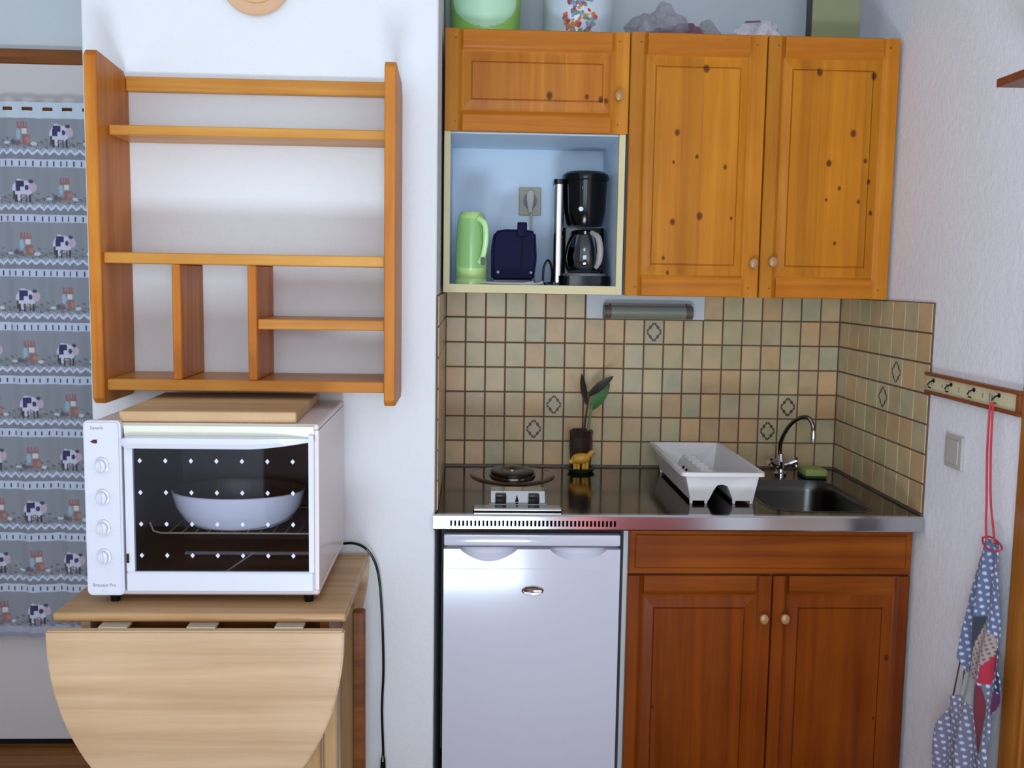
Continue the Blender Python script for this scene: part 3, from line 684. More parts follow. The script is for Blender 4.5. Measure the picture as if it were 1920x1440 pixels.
# middle and right units
c2 = thing('wall_cabinet', 'tall single door pine wall cabinet with three large dark knots, in the middle', 'cabinet', (0.713, 0.43, 1.396))
c3 = thing('wall_cabinet', 'tall single door pine wall cabinet against the right wall', 'cabinet', (1.064, 0.43, 1.396))
for c, a, b in ((c2, 0.5405, 0.8915), (c3, 0.8925, 1.2350)):
    bm = new(); box(bm, a, b, YU+0.024, yb, 1.400, 2.052); obj('carcass', bm, 'niche', c)
raised_door(c2, 0.5400, 0.8895, 1.3960, 2.0620, YU, 'pine_v', 'pine_h', 0.044, 0.058, 0.022, knob=(0.871, 1.484),
    knots=[(0.665, 1.815, 0.0075), (0.718, 1.755, 0.005), (0.792, 1.73, 0.0055), (0.730, 1.604, 0.009), (0.660, 1.588, 0.0075), (0.813, 1.60, 0.004), (0.639, 1.495, 0.005), (0.652, 1.457, 0.005), (0.735, 1.976, 0.009), (0.658, 1.74, 0.004)], off=1.3, light=PL, dark=PD)
raised_door(c3, 0.8930, 1.2340, 1.3960, 2.0620, YU, 'pine_v', 'pine_h', 0.044, 0.058, 0.022, knob=(0.921, 1.489),
    knots=[(1.123, 1.822, 0.0085), (1.063, 1.745, 0.0080), (1.158, 1.753, 0.0055), (1.093, 1.682, 0.005), (1.145, 1.648, 0.005), (1.06, 1.652, 0.004), (1.028, 1.974, 0.0085), (1.170, 1.968, 0.009), (1.088, 1.54, 0.0045), (1.170, 1.70, 0.006), (1.180, 1.62, 0.006)], off=2.1, light=PL, dark=PD)

# ================================================================ WORKTOP, SINK, HOB
wt = thing('worktop', 'dark stainless steel kitchen worktop with moulded sink and slotted front edge', 'worktop', (0.65, 0.30, 0.84))
ZT = 0.880
sink_o = rrect(0.885, 1.150, 0.035, 0.420, 0.060, 6, ry=0.080)
bm = new()
outer = [(0.0690, 0.0), (1.2355, 0.0), (1.2355, 0.5985), (0.0690, 0.5985)]
vo = [bm.verts.new((x, y, ZT)) for x, y in outer]; vi = [bm.verts.new((x, y, ZT)) for x, y in sink_o]
eo = [bm.edges.new((vo[i], vo[(i+1) % 4])) for i in range(4)]; ei = [bm.edges.new((vi[i], vi[(i+1) % len(vi)])) for i in range(len(vi))]
bmesh.ops.triangle_fill(bm, use_beauty=True, use_dissolve=False, edges=eo+ei)
for f in bm.faces:
    if f.normal.z < 0: f.normal_flip()
vb = [bm.verts.new((x, y, ZT-0.012)) for x, y in outer]
for i in range(4): bm.faces.new((vo[i], vo[(i+1) % 4], vb[(i+1) % 4], vb[i]))
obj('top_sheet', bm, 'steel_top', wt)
bm = new(); prev = None
def sk(inset, z):
    cx, cy = 1.0175, 0.2275
    return [bm.verts.new((cx+(x-cx)*(1-inset/0.1325), cy+(y-cy)*(1-inset/0.1925), z)) for x, y in sink_o]
rs_ = [sk(-0.006, ZT+0.0006), sk(0.0, ZT+0.0008), sk(0.005, ZT-0.006), sk(0.010, ZT-0.03), sk(0.014, ZT-0.10), sk(0.024, ZT-0.120), sk(0.05, ZT-0.126)]
for a, b in zip(rs_, rs_[1:]):
    n = len(a)
    for i in range(n): bm.faces.new((a[i], a[(i+1) % n], b[(i+1) % n], b[i]))
bm.faces.new(rs_[-1]); bmesh.ops.recalc_face_normals(bm, faces=bm.faces[:])
for f in bm.faces:
    if f == bm.faces[-1]: pass
sb = obj('sink_bowl', bm, 'steel_sink', wt, smooth=True)
obj('drain', lathe(new(), [(0.03, 0.7555), (0.032, 0.757), (0.010, 0.7562)], (1.017, 0.23, 0), 24, sx=0.8), 'chrome', sb)
bm = new(); box(bm, 0.069, 1.2365, 0.5988, 0.6050, 0.876, 0.8845, bev=0.001); box(bm, 1.2360, 1.2392, 0.001, 0.5987, 0.876, 0.8838)
obj('joint_strip', bm, 'lamp_end', wt, label='dark sealing strip along the tiles')
# front edge: slotted strip at the left
bm = new()
pts = [(-0.016, 0.8425), (-0.018, 0.846), (-0.018, 0.876), (-0.014, 0.8803), (0.0, 0.8803), (0.0, 0.8425)]
xs0, xs1, ns = 0.098, 0.4965, 42
pit = (xs1-xs0)/ns
prism(bm, pts, 'X', 0.0585, xs0); prism(bm, pts, 'X', xs1, 1.2355)
prism(bm, [(-0.018, 0.866), (-0.018, 0.876), (-0.014, 0.8803), (0.0, 0.8803), (0.0, 0.866)], 'X', xs0, xs1)
prism(bm, [(-0.016, 0.8425), (-0.018, 0.846), (-0.018, 0.852), (0.0, 0.852), (0.0, 0.8425)], 'X', xs0, xs1)
for i in range(ns): box(bm, xs0+pit*(i+0.55), xs0+pit*(i+1.0), -0.018, 0.0, 0.852, 0.866)
obj('front_edge', bm, 'steel_lip', wt, label='bright steel front edge with ventilation slots')
obj('slot_backing', B(xs0, xs1, 0.0005, 0.002, 0.845, 0.868), 'dark', wt)
# hob: embossed ring, plate, switch housing
hb = thing('hob', 'single black electric hotplate with a small steel switch panel, set in the worktop', 'hob', (0.262, 0.40, ZT))
obj('hob_ring', lathe(new(), [(0.150, 0.0), (0.143, 0.0030), (0.128, 0.0040), (0.090, 0.0030)], (0.264, 0.455, ZT+0.0006), 48, sx=0.80, sy=0.93), 'steel_top', hb, smooth=True)
obj('trim_ring', lathe(new(), [(0.090, 0.003), (0.089, 0.007), (0.085, 0.0085), (0.080, 0.008)], (0.264, 0.455, ZT+0.0006), 40, sx=0.74, sy=1.0), 'dark_chrome', hb, smooth=True)  # darker chrome stands for the dark reflection round the plate
obj('hotplate', lathe(new(), [(0.0845, 0.004), (0.0835, 0.0150), (0.079, 0.0175), (0.025, 0.0172), (0.022, 0.0155), (0.001, 0.0155)], (0.264, 0.455, ZT+0.0006), 40, sx=0.74, sy=1.0), 'hob', hb, smooth=True, label='black cast iron plate')
obj('centre_cap', lathe(new(), [(0.008, 0.0155), (0.007, 0.0185), (0.001, 0.019)], (0.262, 0.44, ZT+0.0006), 16), 'steel_lip', hb)
obj('base_strip', B(0.152, 0.366, 0.010, 0.049, ZT+0.0005, ZT+0.009, bev=0.003), 'steel_lip', hb)
obj('housing', prism(new(), [(0.058, ZT+0.0005), (0.060, ZT+0.008), (0.078, ZT+0.008), (0.094, ZT+0.033), (0.145, ZT+0.033), (0.150, ZT+0.0005)], 'X', 0.196, 0.329), 'steel_lip', hb)
obj('housing_lip', B(0.190, 0.334, 0.050, 0.062, ZT+0.004, ZT+0.010, bev=0.001), 'steel_lip', hb)
for x in (0.220, 0.301):
    bm = new(); box(bm, x-0.0135, x+0.0135, 0.060, 0.088, ZT+0.0100, ZT+0.031, bev=0.003, seg=2); obj('switch_knob', bm, 'black', hb, smooth=True)
obj('pilot_lamp', prism(new(), [(0.256, ZT+0.012), (0.264, ZT+0.012), (0.260, ZT+0.026)], 'Y', 0.076, 0.090), 'dark', hb)

# tap
tp = thing('kitchen_tap', 'chrome swan neck tap with two cross handles behind the sink', 'tap', (1.045, 0.50, ZT))
bm = lathe(new(), [(0.021, ZT+0.0006), (0.021, ZT+0.006), (0.016, ZT+0.010), (0.0145, ZT+0.018), (0.019, ZT+0.022), (0.0195, ZT+0.040), (0.013, ZT+0.048), (0.0085, ZT+0.062)], (1.045, 0.50, 0), 24, sx=0.85)
obj('tap_body', bm, 'chrome', tp, smooth=True)
for s in (-1, 1):
    bm = new(); tube(bm, [(1.045, 0.495, ZT+0.028), (1.045+s*0.016, 0.485, ZT+0.033), (1.045+s*0.026, 0.480, ZT+0.038)], [0.0095, 0.0085, 0.008], 10)
    tube(bm, [(1.045+s*0.024, 0.481, ZT+0.037), (1.045+s*0.041, 0.474, ZT+0.046)], [0.0130, 0.0115], 12)
    for q in range(4):
        a = R_(45+90*q); c = Vector((1.045+s*0.034, 0.477, ZT+0.042)); d = Vector((0.2*s*math.cos(a), -0.75*math.cos(a), math.sin(a))).normalized()
        tube(bm, [c+d*0.006, c+d*0.0185], [0.0052, 0.0044], 8)
    obj('handle', bm, 'chrome', tp, smooth=True)
obj('spout', tube(new(), [(1.042, 0.50, ZT+0.060), (1.040, 0.492, ZT+0.095), (1.047, 0.475, ZT+0.130), (1.060, 0.455, ZT+0.160), (1.076, 0.430, ZT+0.178), (1.090, 0.412, ZT+0.180), (1.100, 0.402, ZT+0.163), (1.1025, 0.400, ZT+0.142)], 0.0058, 12, smoothn=5), 'dark_chrome', tp, smooth=True)
obj('spout_nozzle', lathe(new(), [(0.0088, ZT+0.112), (0.0088, ZT+0.138), (0.0062, ZT+0.146)], (1.1025, 0.400, 0), 16, sx=0.85), 'chrome', tp, smooth=True)
# sponge
spg = thing('sponge', 'green sponge on the worktop in the corner behind the sink', 'sponge', (1.135, 0.478, ZT))
o_ = obj('foam', B(1.100, 1.162, 0.440, 0.515, ZT+0.0070, ZT+0.026, bev=0.004, seg=2), 'sponge', spg, smooth=True)
obj('scouring_layer', B(1.100, 1.162, 0.440, 0.515, ZT+0.0012, ZT+0.0070), 'sponge_dark', spg)

# dish rack: twin trough with rim
rk = thing('dish_rack', 'white plastic dish drainer with twin troughs, on the worktop left of the sink', 'dish rack', (0.78, 0.32, ZT))
prof = [(0.6815, 0.960), (0.6975, 0.889), (0.7425, 0.889), (0.7560, 0.916), (0.7640, 0.928), (0.7780, 0.930), (0.7900, 0.926), (0.8060, 0.889), (0.8560, 0.889), (0.8690, 0.960)]
bm = new(); y0, y1 = 0.104, 0.548
ta = 0.003
A = [bm.verts.new((x, y0+(0.006 if z < 0.95 else 0), z)) for x, z in prof]; Bv = [bm.verts.new((x, y1-(0.02 if z < 0.95 else 0), z)) for x, z in prof]
for i in range(len(prof)-1): bm.faces.new((A[i], Bv[i], Bv[i+1], A[i+1]))
bm.faces.new(A[::-1]); bm.faces.new(Bv)
bmesh.ops.recalc_face_normals(bm, faces=bm.faces[:])
rko = obj('tray', bm, 'rack', rk)
md = rko.modifiers.new('thick', 'SOLIDIFY'); md.thickness = 0.0028; md.offset = -1
bm = new(); zr = 0.960
def ringpts(x0, x1, ya, yb_, z, r): return [bm.verts.new((x, y, z)) for x, y in rrect(x0, x1, ya, yb_, r, 4)]
ro = [ringpts(0.6690, 0.8810, 0.090, 0.562, zr-0.006, 0.012), ringpts(0.6700, 0.8800, 0.091, 0.561, zr+0.0035, 0.012), ringpts(0.6820, 0.8685, 0.104, 0.548, zr+0.0035, 0.006), ringpts(0.6835, 0.8670, 0.106, 0.546, zr-0.006, 0.006)]
for a, b in zip(ro, ro[1:]+ro[:1]):
    n = len(a)
    for i in range(n): bm.faces.new((a[i], a[(i+1) % n], b[(i+1) % n], b[i]))
bmesh.ops.recalc_face_normals(bm, faces=bm.faces[:]); obj('rim', bm, 'rack', rk, smooth=True)
for x in (0.7000, 0.7375, 0.8085, 0.8525):
    for y in (0.113, 0.515): obj('foot', prism(new(), [(x-0.003, ZT+0.0006), (x+0.003, ZT+0.0006), (x+0.0042, 0.892), (x-0.0042, 0.892)], 'Y', y, y+0.006), 'rack', rk)
for i in range(7):      # drainage slots in the slope of the middle ridge
    y = 0.190+i*0.042
    bm = new(); d = 0.0013
    vsq = [bm.verts.new(p) for p in ((0.7450-d, y, 0.894), (0.7545-d, y, 0.9128), (0.7545-d, y+0.018, 0.9128), (0.7450-d, y+0.018, 0.894))]
    fce = bm.faces.new(vsq); r = bmesh.ops.extrude_face_region(bm, geom=[fce]); bmesh.ops.translate(bm, verts=[v for v in r['geom'] if isinstance(v, bmesh.types.BMVert)], vec=(-0.0015, 0, 0.0007)); bmesh.ops.recalc_face_normals(bm, faces=bm.faces[:])
    obj('slot', bm, 'dark', rk)
for i in range(8):
    obj('plate_peg', B(0.7600, 0.7830, 0.135+i*0.05, 0.1385+i*0.05, 0.930, 0.944, bev=0.001), 'rack', rk)

# plant in dark pot with the little animal
pl = thing('potted_plant', 'small plant with dark leaves in a dark pot with an ochre animal', 'plant', (0.467, 0.53, ZT))
obj('pot', lathe(new(), [(0.028, ZT+0.0006), (0.031, ZT+0.03), (0.034, ZT+0.07), (0.033, ZT+0.10), (0.0345, ZT+0.118), (0.030, ZT+0.120), (0.028, ZT+0.108), (0.001, ZT+0.106)], (0.467, 0.545, 0), 8), 'pot', pl)
obj('saucer', lathe(new(), [(0.034, ZT+0.0006), (0.040, ZT+0.010), (0.037, ZT+0.012), (0.001, ZT+0.008)], (0.467, 0.530, 0), 20), 'pot_green', pl, smooth=True)
def leafmesh(p0, p1, wv, w, bend=0.0):
    bm = new(); p0, p1, wv = Vector(p0), Vector(p1), Vector(wv).normalized(); n = 10; rows = []
    nn = (p1-p0).cross(wv).normalized()
    for i in range(n+1):
        t = i/n; c = p0.lerp(p1, t)+nn*bend*math.sin(math.pi*t); h = w*math.sin(math.pi*min(1, t*0.92+0.06))**0.7
        rows.append([bm.verts.new(c-wv*h+nn*0.002), bm.verts.new(c), bm.verts.new(c+wv*h+nn*0.002)])
    for a, b in zip(rows, rows[1:]):
        for k in range(2): bm.faces.new((a[k], a[k+1], b[k+1], b[k]))
    r = bmesh.ops.solidify(bm, geom=bm.faces[:], thickness=0.0012)
    return bm
obj('stem', tube(new(), [(0.474, 0.54, 0.985), (0.478, 0.535, 1.04), (0.486, 0.53, 1.105)], [0.0035, 0.003, 0.0025], 8, smoothn=3), 'leaf_dark', pl)
obj('stem', tube(new(), [(0.486, 0.545, 0.985), (0.490, 0.545, 1.03), (0.497, 0.545, 1.075)], [0.004, 0.004, 0.003], 8, smoothn=3), 'stem', pl)
obj('leaf', leafmesh((0.484, 0.53, 1.102), (0.552, 0.515, 1.160), (-0.5, 0.3, 0.8), 0.012, 0.006), 'leaf_dark', pl, smooth=True, label='long dark purple brown leaf')
obj('leaf', leafmesh((0.480, 0.53, 1.075), (0.462, 0.52, 1.165), (1, 0.3, 0.3), 0.010, 0.004), 'leaf_dark', pl, smooth=True, label='short dark folded leaf')
obj('leaf', leafmesh((0.494, 0.545, 1.060), (0.545, 0.54, 1.138), (-0.8, 0.2, 0.6), 0.017, 0.006), 'leaf_green', pl, smooth=True, label='bright green leaf')
bm = new()
tube(bm, [(0.438, 0.497, 0.915), (0.450, 0.497, 0.922), (0.470, 0.497, 0.924), (0.486, 0.497, 0.928)], [0.009, 0.016, 0.016, 0.010], 12, smoothn=3)
tube(bm, [(0.484, 0.497, 0.930), (0.492, 0.495, 0.940), (0.500, 0.494, 0.946)], [0.008, 0.009, 0.005], 10, smoothn=2)
for x in (0.445, 0.455, 0.470, 0.480): tube(bm, [(x, 0.497, 0.918), (x, 0.497, 0.893)], [0.006, 0.005], 8)
tube(bm, [(0.440, 0.497, 0.920), (0.432, 0.497, 0.912)], [0.006, 0.008], 8)
obj('animal_figure', bm, 'ochre', pl, smooth=True, label='ochre glazed four legged animal')

# ================================================================ FRIDGE
fr = thing('fridge', 'small white undercounter fridge with two scooped handle recesses', 'fridge', (0.295, 0.25, 0.0))
obj('cabinet', B(0.088, 0.503, 0.030, 0.560, 0.02, 0.826, bev=0.003), 'white_fridge', fr)
obj('top_strip', B(0.0835, 0.5065, -0.004, 0.029, 0.8005, 0.828, bev=0.004, seg=2), 'white_fridge', fr, smooth=True)
def scoop(x):
    d = 0
    for c in (0.1905, 0.4055):
        t = abs(x-c)/0.068
        if t < 1: d = max(d, 0.030*(math.cos(t*math.pi/2))**0.8)
    return d
bm = new(); xsn = np.linspace(0.0835, 0.5065, 121)
zt0 = 0.7925
front = [(x, zt0-scoop(x)) for x in xsn]
vf = [bm.verts.new((x, -0.004, z)) for x, z in front]; vm = [bm.verts.new((x, 0.008, z+(zt0-z)*0.55+0.0005)) for x, z in front]
lo = [bm.verts.new((x, -0.004, 0.735)) for x in xsn]; bot = [bm.verts.new((x, -0.004, 0.085)) for x in xsn]
tb_ = [bm.verts.new((x, 0.0142, 0.7925)) for x in xsn]; tk = [bm.verts.new((x, 0.029, 0.7925)) for x in xsn]; bk = [bm.verts.new((x, 0.029, 0.085)) for x in xsn]
for i in range(120):
    bm.faces.new((vf[i], vf[i+1], vm[i+1], vm[i])); bm.faces.new((lo[i], lo[i+1], vf[i+1], vf[i])); bm.faces.new((bot[i], bot[i+1], lo[i+1], lo[i]))
    bm.faces.new((tb_[i], tb_[i+1], tk[i+1], tk[i])); bm.faces.new((tk[i], tk[i+1], bk[i+1], bk[i])); bm.faces.new((vm[i], vm[i+1], tb_[i+1], tb_[i])); bm.faces.new((bk[i], bk[i+1], bot[i+1], bot[i]))
for i in (0, 120): bm.faces.new((bot[i], lo[i], vf[i], vm[i], tb_[i], tk[i], bk[i]))
bmesh.ops.recalc_face_normals(bm, faces=bm.faces[:])
fd = obj('door', bm, 'white_fridge', fr)
obj('door_seam', B(0.0845, 0.5055, -0.0045, -0.0038, 0.7440, 0.7450), 'faint_print', fd)
bm = lathe(new(), [(0.0265, 0), (0.0265, -0.003), (0.0235, -0.0048), (0.021, -0.0040), (0.001, -0.0040)], (0.297, -0.0042, 0.692), 40, sy=0.44, axis='Y'); lg = obj('logo_badge', bm, 'chrome', fd, smooth=True, label='oval chrome badge')
bm = new(); tube(bm, [(0.283, -0.0090, 0.6935), (0.290, -0.0090, 0.6955), (0.296, -0.0090, 0.6925), (0.303, -0.0090, 0.6890), (0.311, -0.0090, 0.6905)], 0.0010, 6, smoothn=4); fdb = obj('logo_swirl', bm, 'grey_print', fd)
obj('plinth', B(0.09, 0.50, 0.04, 0.06, 0.0, 0.0195), 'dark', fr)

# ================================================================ SINK CABINET
sc_ = thing('sink_cabinet', 'honey pine sink cabinet, darkened for the dim light, with fixed drawer front and two doors', 'cabinet', (0.885, 0.30, 0.0))
bm = new(); box(bm, 0.5215, 0.5345, 0.046, 0.56, 0.0, 0.839); box(bm, 1.218, 1.231, 0.046, 0.56, 0.0, 0.839); box(bm, 0.5345, 1.218, 0.547, 0.56, 0.0, 0.839); box(bm, 0.5345, 1.218, 0.046, 0.547, 0.07, 0.085)
box(bm, 0.5345, 1.218, 0.046, 0.058, 0.70, 0.735); obj('carcass', bm, 'lamp_white', sc_, label='white laminate carcass')
YL = 0.026
bm = new(); zt1, zb1 = 0.8385, 0.7245
def rg(i, y): return [bm.verts.new(p) for p in ((0.5320+i, y, zb1+i), (1.2325-i, y, zb1+i), (1.2325-i, y, zt1-i), (0.5320+i, y, zt1-i))]
r1, r2, r3, r4, r5 = rg(0, YL+0.019), rg(0, YL+0.003), rg(0.003, YL+0.0005), rg(0.014, YL+0.0005), rg(0.018, YL-0.003)
for a, b in ((r1, r2), (r2, r3), (r3, r4), (r4, r5)):
    for k in range(4): bm.faces.new((a[k], a[(k+1) % 4], b[(k+1) % 4], b[k]))
bm.faces.new(r5); bm.faces.new(r1[::-1]); bmesh.ops.recalc_face_normals(bm, faces=bm.faces[:])
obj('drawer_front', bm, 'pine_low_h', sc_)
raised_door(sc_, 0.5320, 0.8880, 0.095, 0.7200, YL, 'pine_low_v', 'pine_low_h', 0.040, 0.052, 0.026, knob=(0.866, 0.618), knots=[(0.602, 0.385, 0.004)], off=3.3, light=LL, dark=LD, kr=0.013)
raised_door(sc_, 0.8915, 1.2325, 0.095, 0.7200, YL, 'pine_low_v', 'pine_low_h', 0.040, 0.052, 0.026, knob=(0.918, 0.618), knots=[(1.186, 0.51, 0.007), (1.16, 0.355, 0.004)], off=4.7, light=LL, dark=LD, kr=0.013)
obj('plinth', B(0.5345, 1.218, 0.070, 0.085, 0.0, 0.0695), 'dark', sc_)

# ================================================================ UNDER-CABINET LAMP
lp = thing('strip_lamp', 'grey strip lamp on a white plate on the tiles under the cabinets', 'lamp', (0.655, 0.60, 1.32))
obj('backplate', B(0.4785, 0.8275, 0.585, 0.6055, 1.3225, 1.3945, bev=0.002), 'lamp_white', lp)
bm = new(); n = 14
ptsl = [(0.5845, 1.361)]+[(0.560-0.022*math.sin(R_(a)), 1.3435+0.0195*math.cos(R_(a))) for a in range(0, 181, 15)]+[(0.5845, 1.324)]
prism(bm, ptsl, 'X', 0.546, 0.764); obj('diffuser', bm, 'lamp_diffuser', lp, smooth=True)
for a, b in ((0.526, 0.5455), (0.7645, 0.784)):
    bm = new(); prism(bm, [(y*1.0, z) for y, z in ptsl], 'X', a, b); box(bm, min(a, b)+0.004, max(a, b)-0.003, 0.560, 0.5845, 1.360, 1.369); obj('end_cap', bm, 'lamp_end', lp)
obj('housing', B(0.5455, 0.7645, 0.556, 0.5845, 1.3612, 1.3680), 'lamp_end', lp)

# ================================================================ NICHE CONTENTS
ZN = 1.4192
kt = thing('electric_kettle', 'apple green electric kettle at the left of the white niche', 'kettle', (0.139, 0.37, ZN))
kc = (0.141, 0.37, 0)
obj('base', lathe(new(), [(0.052, ZN+0.0003), (0.052, ZN+0.012), (0.049, ZN+0.016)], kc, 32, sx=0.86), 'green_kettle', kt, smooth=True)
bm = lathe(new(), [(0.048, ZN+0.0163), (0.050, ZN+0.022), (0.0495, ZN+0.05), (0.0480, ZN+0.10), (0.0455, ZN+0.15), (0.0425, ZN+0.178), (0.038, ZN+0.186), (0.001, ZN+0.186)], kc, 36, sx=0.86); obj('jug', bm, 'green_kettle', kt, smooth=True)
bm = new()   # pale front panel following the jug
rows = []
for z, r in ((0.048, 0.0502), (0.056, 0.0500), (0.10, 0.0485), (0.15, 0.0462), (0.172, 0.0442)):
    row = []
    for k in range(13):
        a = R_(-150+k*10); row.append(bm.verts.new((kc[0]+r*0.86*math.cos(a), kc[1]+r*math.sin(a), ZN+z-(0.006*math.cos(a+math.pi/2) if z < 0.05 else 0))))
    rows.append(row)
for a, b in zip(rows, rows[1:]):
    for k in range(12): bm.faces.new((a[k], a[k+1], b[k+1], b[k]))
bmesh.ops.solidify(bm, geom=bm.faces[:], thickness=0.0006); obj('shell_panel', bm, 'green_kettle_light', kt, smooth=True, label='pale green front panel')
obj('handle', tube(new(), [(0.160, 0.330, ZN+0.172), (0.176, 0.318, ZN+0.155), (0.178, 0.314, ZN+0.11), (0.170, 0.318, ZN+0.070), (0.163, 0.326, ZN+0.058)], [0.008, 0.008, 0.0075, 0.008, 0.008], 10, smoothn=4), 'green_kettle_light', kt, smooth=True)
obj('switch', B(0.1655, 0.1755, 0.3040, 0.3100, ZN+0.052, ZN+0.070, bev=0.001), 'black', kt)
obj('lid', lathe(new(), [(0.036, ZN+0.1862), (0.034, ZN+0.190), (0.001, ZN+0.1915)], kc, 28, sx=0.86), 'green_kettle', kt, smooth=True)

to = thing('toaster', 'dark navy blue toaster in the niche between kettle and coffee maker', 'toaster', (0.255, 0.42, ZN))
bm = new(); prism(bm, [(0.197, ZN+0.012), (0.309, ZN+0.012), (0.3165, ZN+0.07), (0.312, ZN+0.141), (0.292, ZN+0.147), (0.226, ZN+0.147), (0.202, ZN+0.141), (0.1955, ZN+0.10)], 'Y', 0.355, 0.50)
bmesh.ops.bevel(bm, geom=bm.edges[:], offset=0.006, segments=3, affect='EDGES'); obj('housing', bm, 'navy', to, smooth=True)
obj('lever', B(0.262, 0.288, 0.345, 0.3555, ZN+0.128, ZN+0.166, bev=0.004, seg=2), 'navy', to, smooth=True)
obj('lever_track', B(0.272, 0.278, 0.3535, 0.3550, ZN+0.04, ZN+0.127), 'dark', to)
for y in (0.39, 0.44): obj('bread_slot', B(0.225, 0.290, y, y+0.024, ZN+0.1465, ZN+0.1480), 'black', to)
for x in (0.2125, 0.3005): obj('button', lathe(new(), [(0.0042, 0), (0.0036, -0.003)], (x, 0.3548, ZN+0.033), 12, axis='Y'), 'grey_plastic', to)
obj('base', B(0.201, 0.307, 0.360, 0.495, ZN+0.0003, ZN+0.0118), 'black', to)

cm = thing('coffee_maker', 'black drip coffee maker with silver water column and glass carafe, right in the niche', 'coffee maker', (0.44, 0.44, ZN))
cx, cy = 0.450, 0.42
bm = new(); prism(bm, rrect(0.378, 0.516, 0.345, 0.530, 0.03, 5), 'Z', ZN+0.0003, ZN+0.026); obj('base', bm, 'black', cm, smooth=True)
obj('hotplate', lathe(new(), [(0.062, ZN+0.0262), (0.064, ZN+0.032), (0.052, ZN+0.034), (0.001, ZN+0.033)], (cx+0.001, 0.412, 0), 32, sx=0.95), 'grey_plastic', cm, smooth=True)
bm = new(); prism(bm, rrect(0.392, 0.512, 0.478, 0.530, 0.012, 4), 'Z', ZN+0.0262, ZN+0.16); obj('rear_column', bm, 'black', cm, smooth=True)
bm = lathe(new(), [(0.050, ZN+0.162), (0.054, ZN+0.172), (0.060, ZN+0.20), (0.063, ZN+0.282)], (cx, 0.434, 0), 36, sx=0.95); obj('filter_housing', bm, 'black', cm, smooth=True)
obj('lid', lathe(new(), [(0.066, ZN+0.2825), (0.068, ZN+0.290), (0.066, ZN+0.300), (0.056, ZN+0.307), (0.001, ZN+0.309)], (cx, 0.434, 0), 36, sx=0.95), 'black', cm, smooth=True)
bm = new(); prism(bm, rrect(0.3645, 0.3905, 0.405, 0.475, 0.009, 4), 'Z', ZN+0.008, ZN+0.272); obj('water_column', bm, 'steel_lip', cm, smooth=True, label='silver grey vertical water tank')
bm = new(); prism(bm, rrect(0.3625, 0.3925, 0.403, 0.477, 0.010, 4), 'Z', ZN+0.2722, ZN+0.286); obj('tank_cap', bm, 'black', cm, smooth=True)
obj('filter_badge', lathe(new(), [(0.008, 0), (0.006, -0.003)], (0.4335, 0.3765, ZN+0.205), 16, axis='Y'), 'chrome', cm)
text('brand_lettering', 'Rowenta', 0.0085, 'grey_plastic', cm, (0.4350, 0.3735, ZN+0.258), sx=0.85)
cf = lathe(new(), [(0.046, ZN+0.0345), (0.056, ZN+0.046), (0.060, ZN+0.075), (0.056, ZN+0.105), (0.046, ZN+0.130), (0.041, ZN+0.138), (0.039, ZN+0.138), (0.054, ZN+0.104), (0.058, ZN+0.075), (0.054, ZN+0.047), (0.044, ZN+0.0365)], (cx, 0.412, 0), 32, sx=0.92, cap=False)
cfo = obj('carafe', cf, 'carafe_glass', cm, smooth=True)
obj('carafe_lid', lathe(new(), [(0.040, ZN+0.1382), (0.042, ZN+0.146), (0.030, ZN+0.150), (0.001, ZN+0.151)], (cx, 0.412, 0), 28, sx=0.92), 'black', cfo, smooth=True)
obj('carafe_handle', tube(new(), [(0.462, 0.366, ZN+0.143), (0.478, 0.345, ZN+0.128), (0.483, 0.338, ZN+0.095), (0.481, 0.340, ZN+0.065), (0.474, 0.350, ZN+0.048)], [0.006, 0.0085, 0.0088, 0.0078, 0.005], 10, smoothn=4), 'handle_grey', cfo, smooth=True)
obj('coffee_rest', lathe(new(), [(0.044, ZN+0.037), (0.051, ZN+0.046), (0.001, ZN+0.046)], (cx, 0.412, 0), 24, sx=0.9), 'dark', cfo)

kw = thing('kettle_cord', 'white cord looping along the niche floor in front of the toaster', 'cord', (0.25, 0.32, ZN))
obj('cable', tube(new(), [(0.168, 0.318, ZN+0.006), (0.190, 0.304, ZN+0.0045), (0.222, 0.292, ZN+0.0036), (0.262, 0.288, ZN+0.0036), (0.298, 0.297, ZN+0.0036), (0.3215, 0.312, ZN+0.0046), (0.3300, 0.322, ZN+0.0090), (0.328, 0.345, ZN+0.004), (0.3235, 0.40, ZN+0.004), (0.3235, 0.55, ZN+0.01), (0.315, 0.583, ZN+0.06), (0.312, 0.582, ZN+0.16), (0.312, 0.577, ZN+0.20)], 0.0030, 8, smoothn=5), 'cord_white', kw, smooth=True)
obj('cable', tube(new(), [(0.205, 0.318, ZN+0.0036), (0.235, 0.306, ZN+0.0038), (0.275, 0.308, ZN+0.0037), (0.305, 0.312, ZN+0.0080)], 0.0027, 8, smoothn=5), 'cord_white', kw, smooth=True)
ck = thing('black_cord', 'black cord looping up beside the coffee maker in the niche', 'cord', (0.35, 0.37, ZN))
obj('cable', tube(new(), [(0.3330, 0.352, ZN+0.0045), (0.3345, 0.352, ZN+0.045), (0.344, 0.354, ZN+0.066), (0.353, 0.358, ZN+0.058), (0.3585, 0.364, ZN+0.034), (0.3580, 0.372, ZN+0.0045)], 0.0032, 8, smoothn=5), 'black', ck, smooth=True)
obj('cable', tube(new(), [(0.336, 0.338, ZN+0.0045), (0.342, 0.336, ZN+0.0048), (0.35, 0.338, ZN+0.006), (0.358, 0.345, ZN+0.0045)], 0.0034, 8, smoothn=4), 'black', ck, smooth=True)
sk_ = thing('power_socket', 'square beige wall socket with a white plug in it, inside the niche', 'socket', (0.308, 0.592, 1.657))
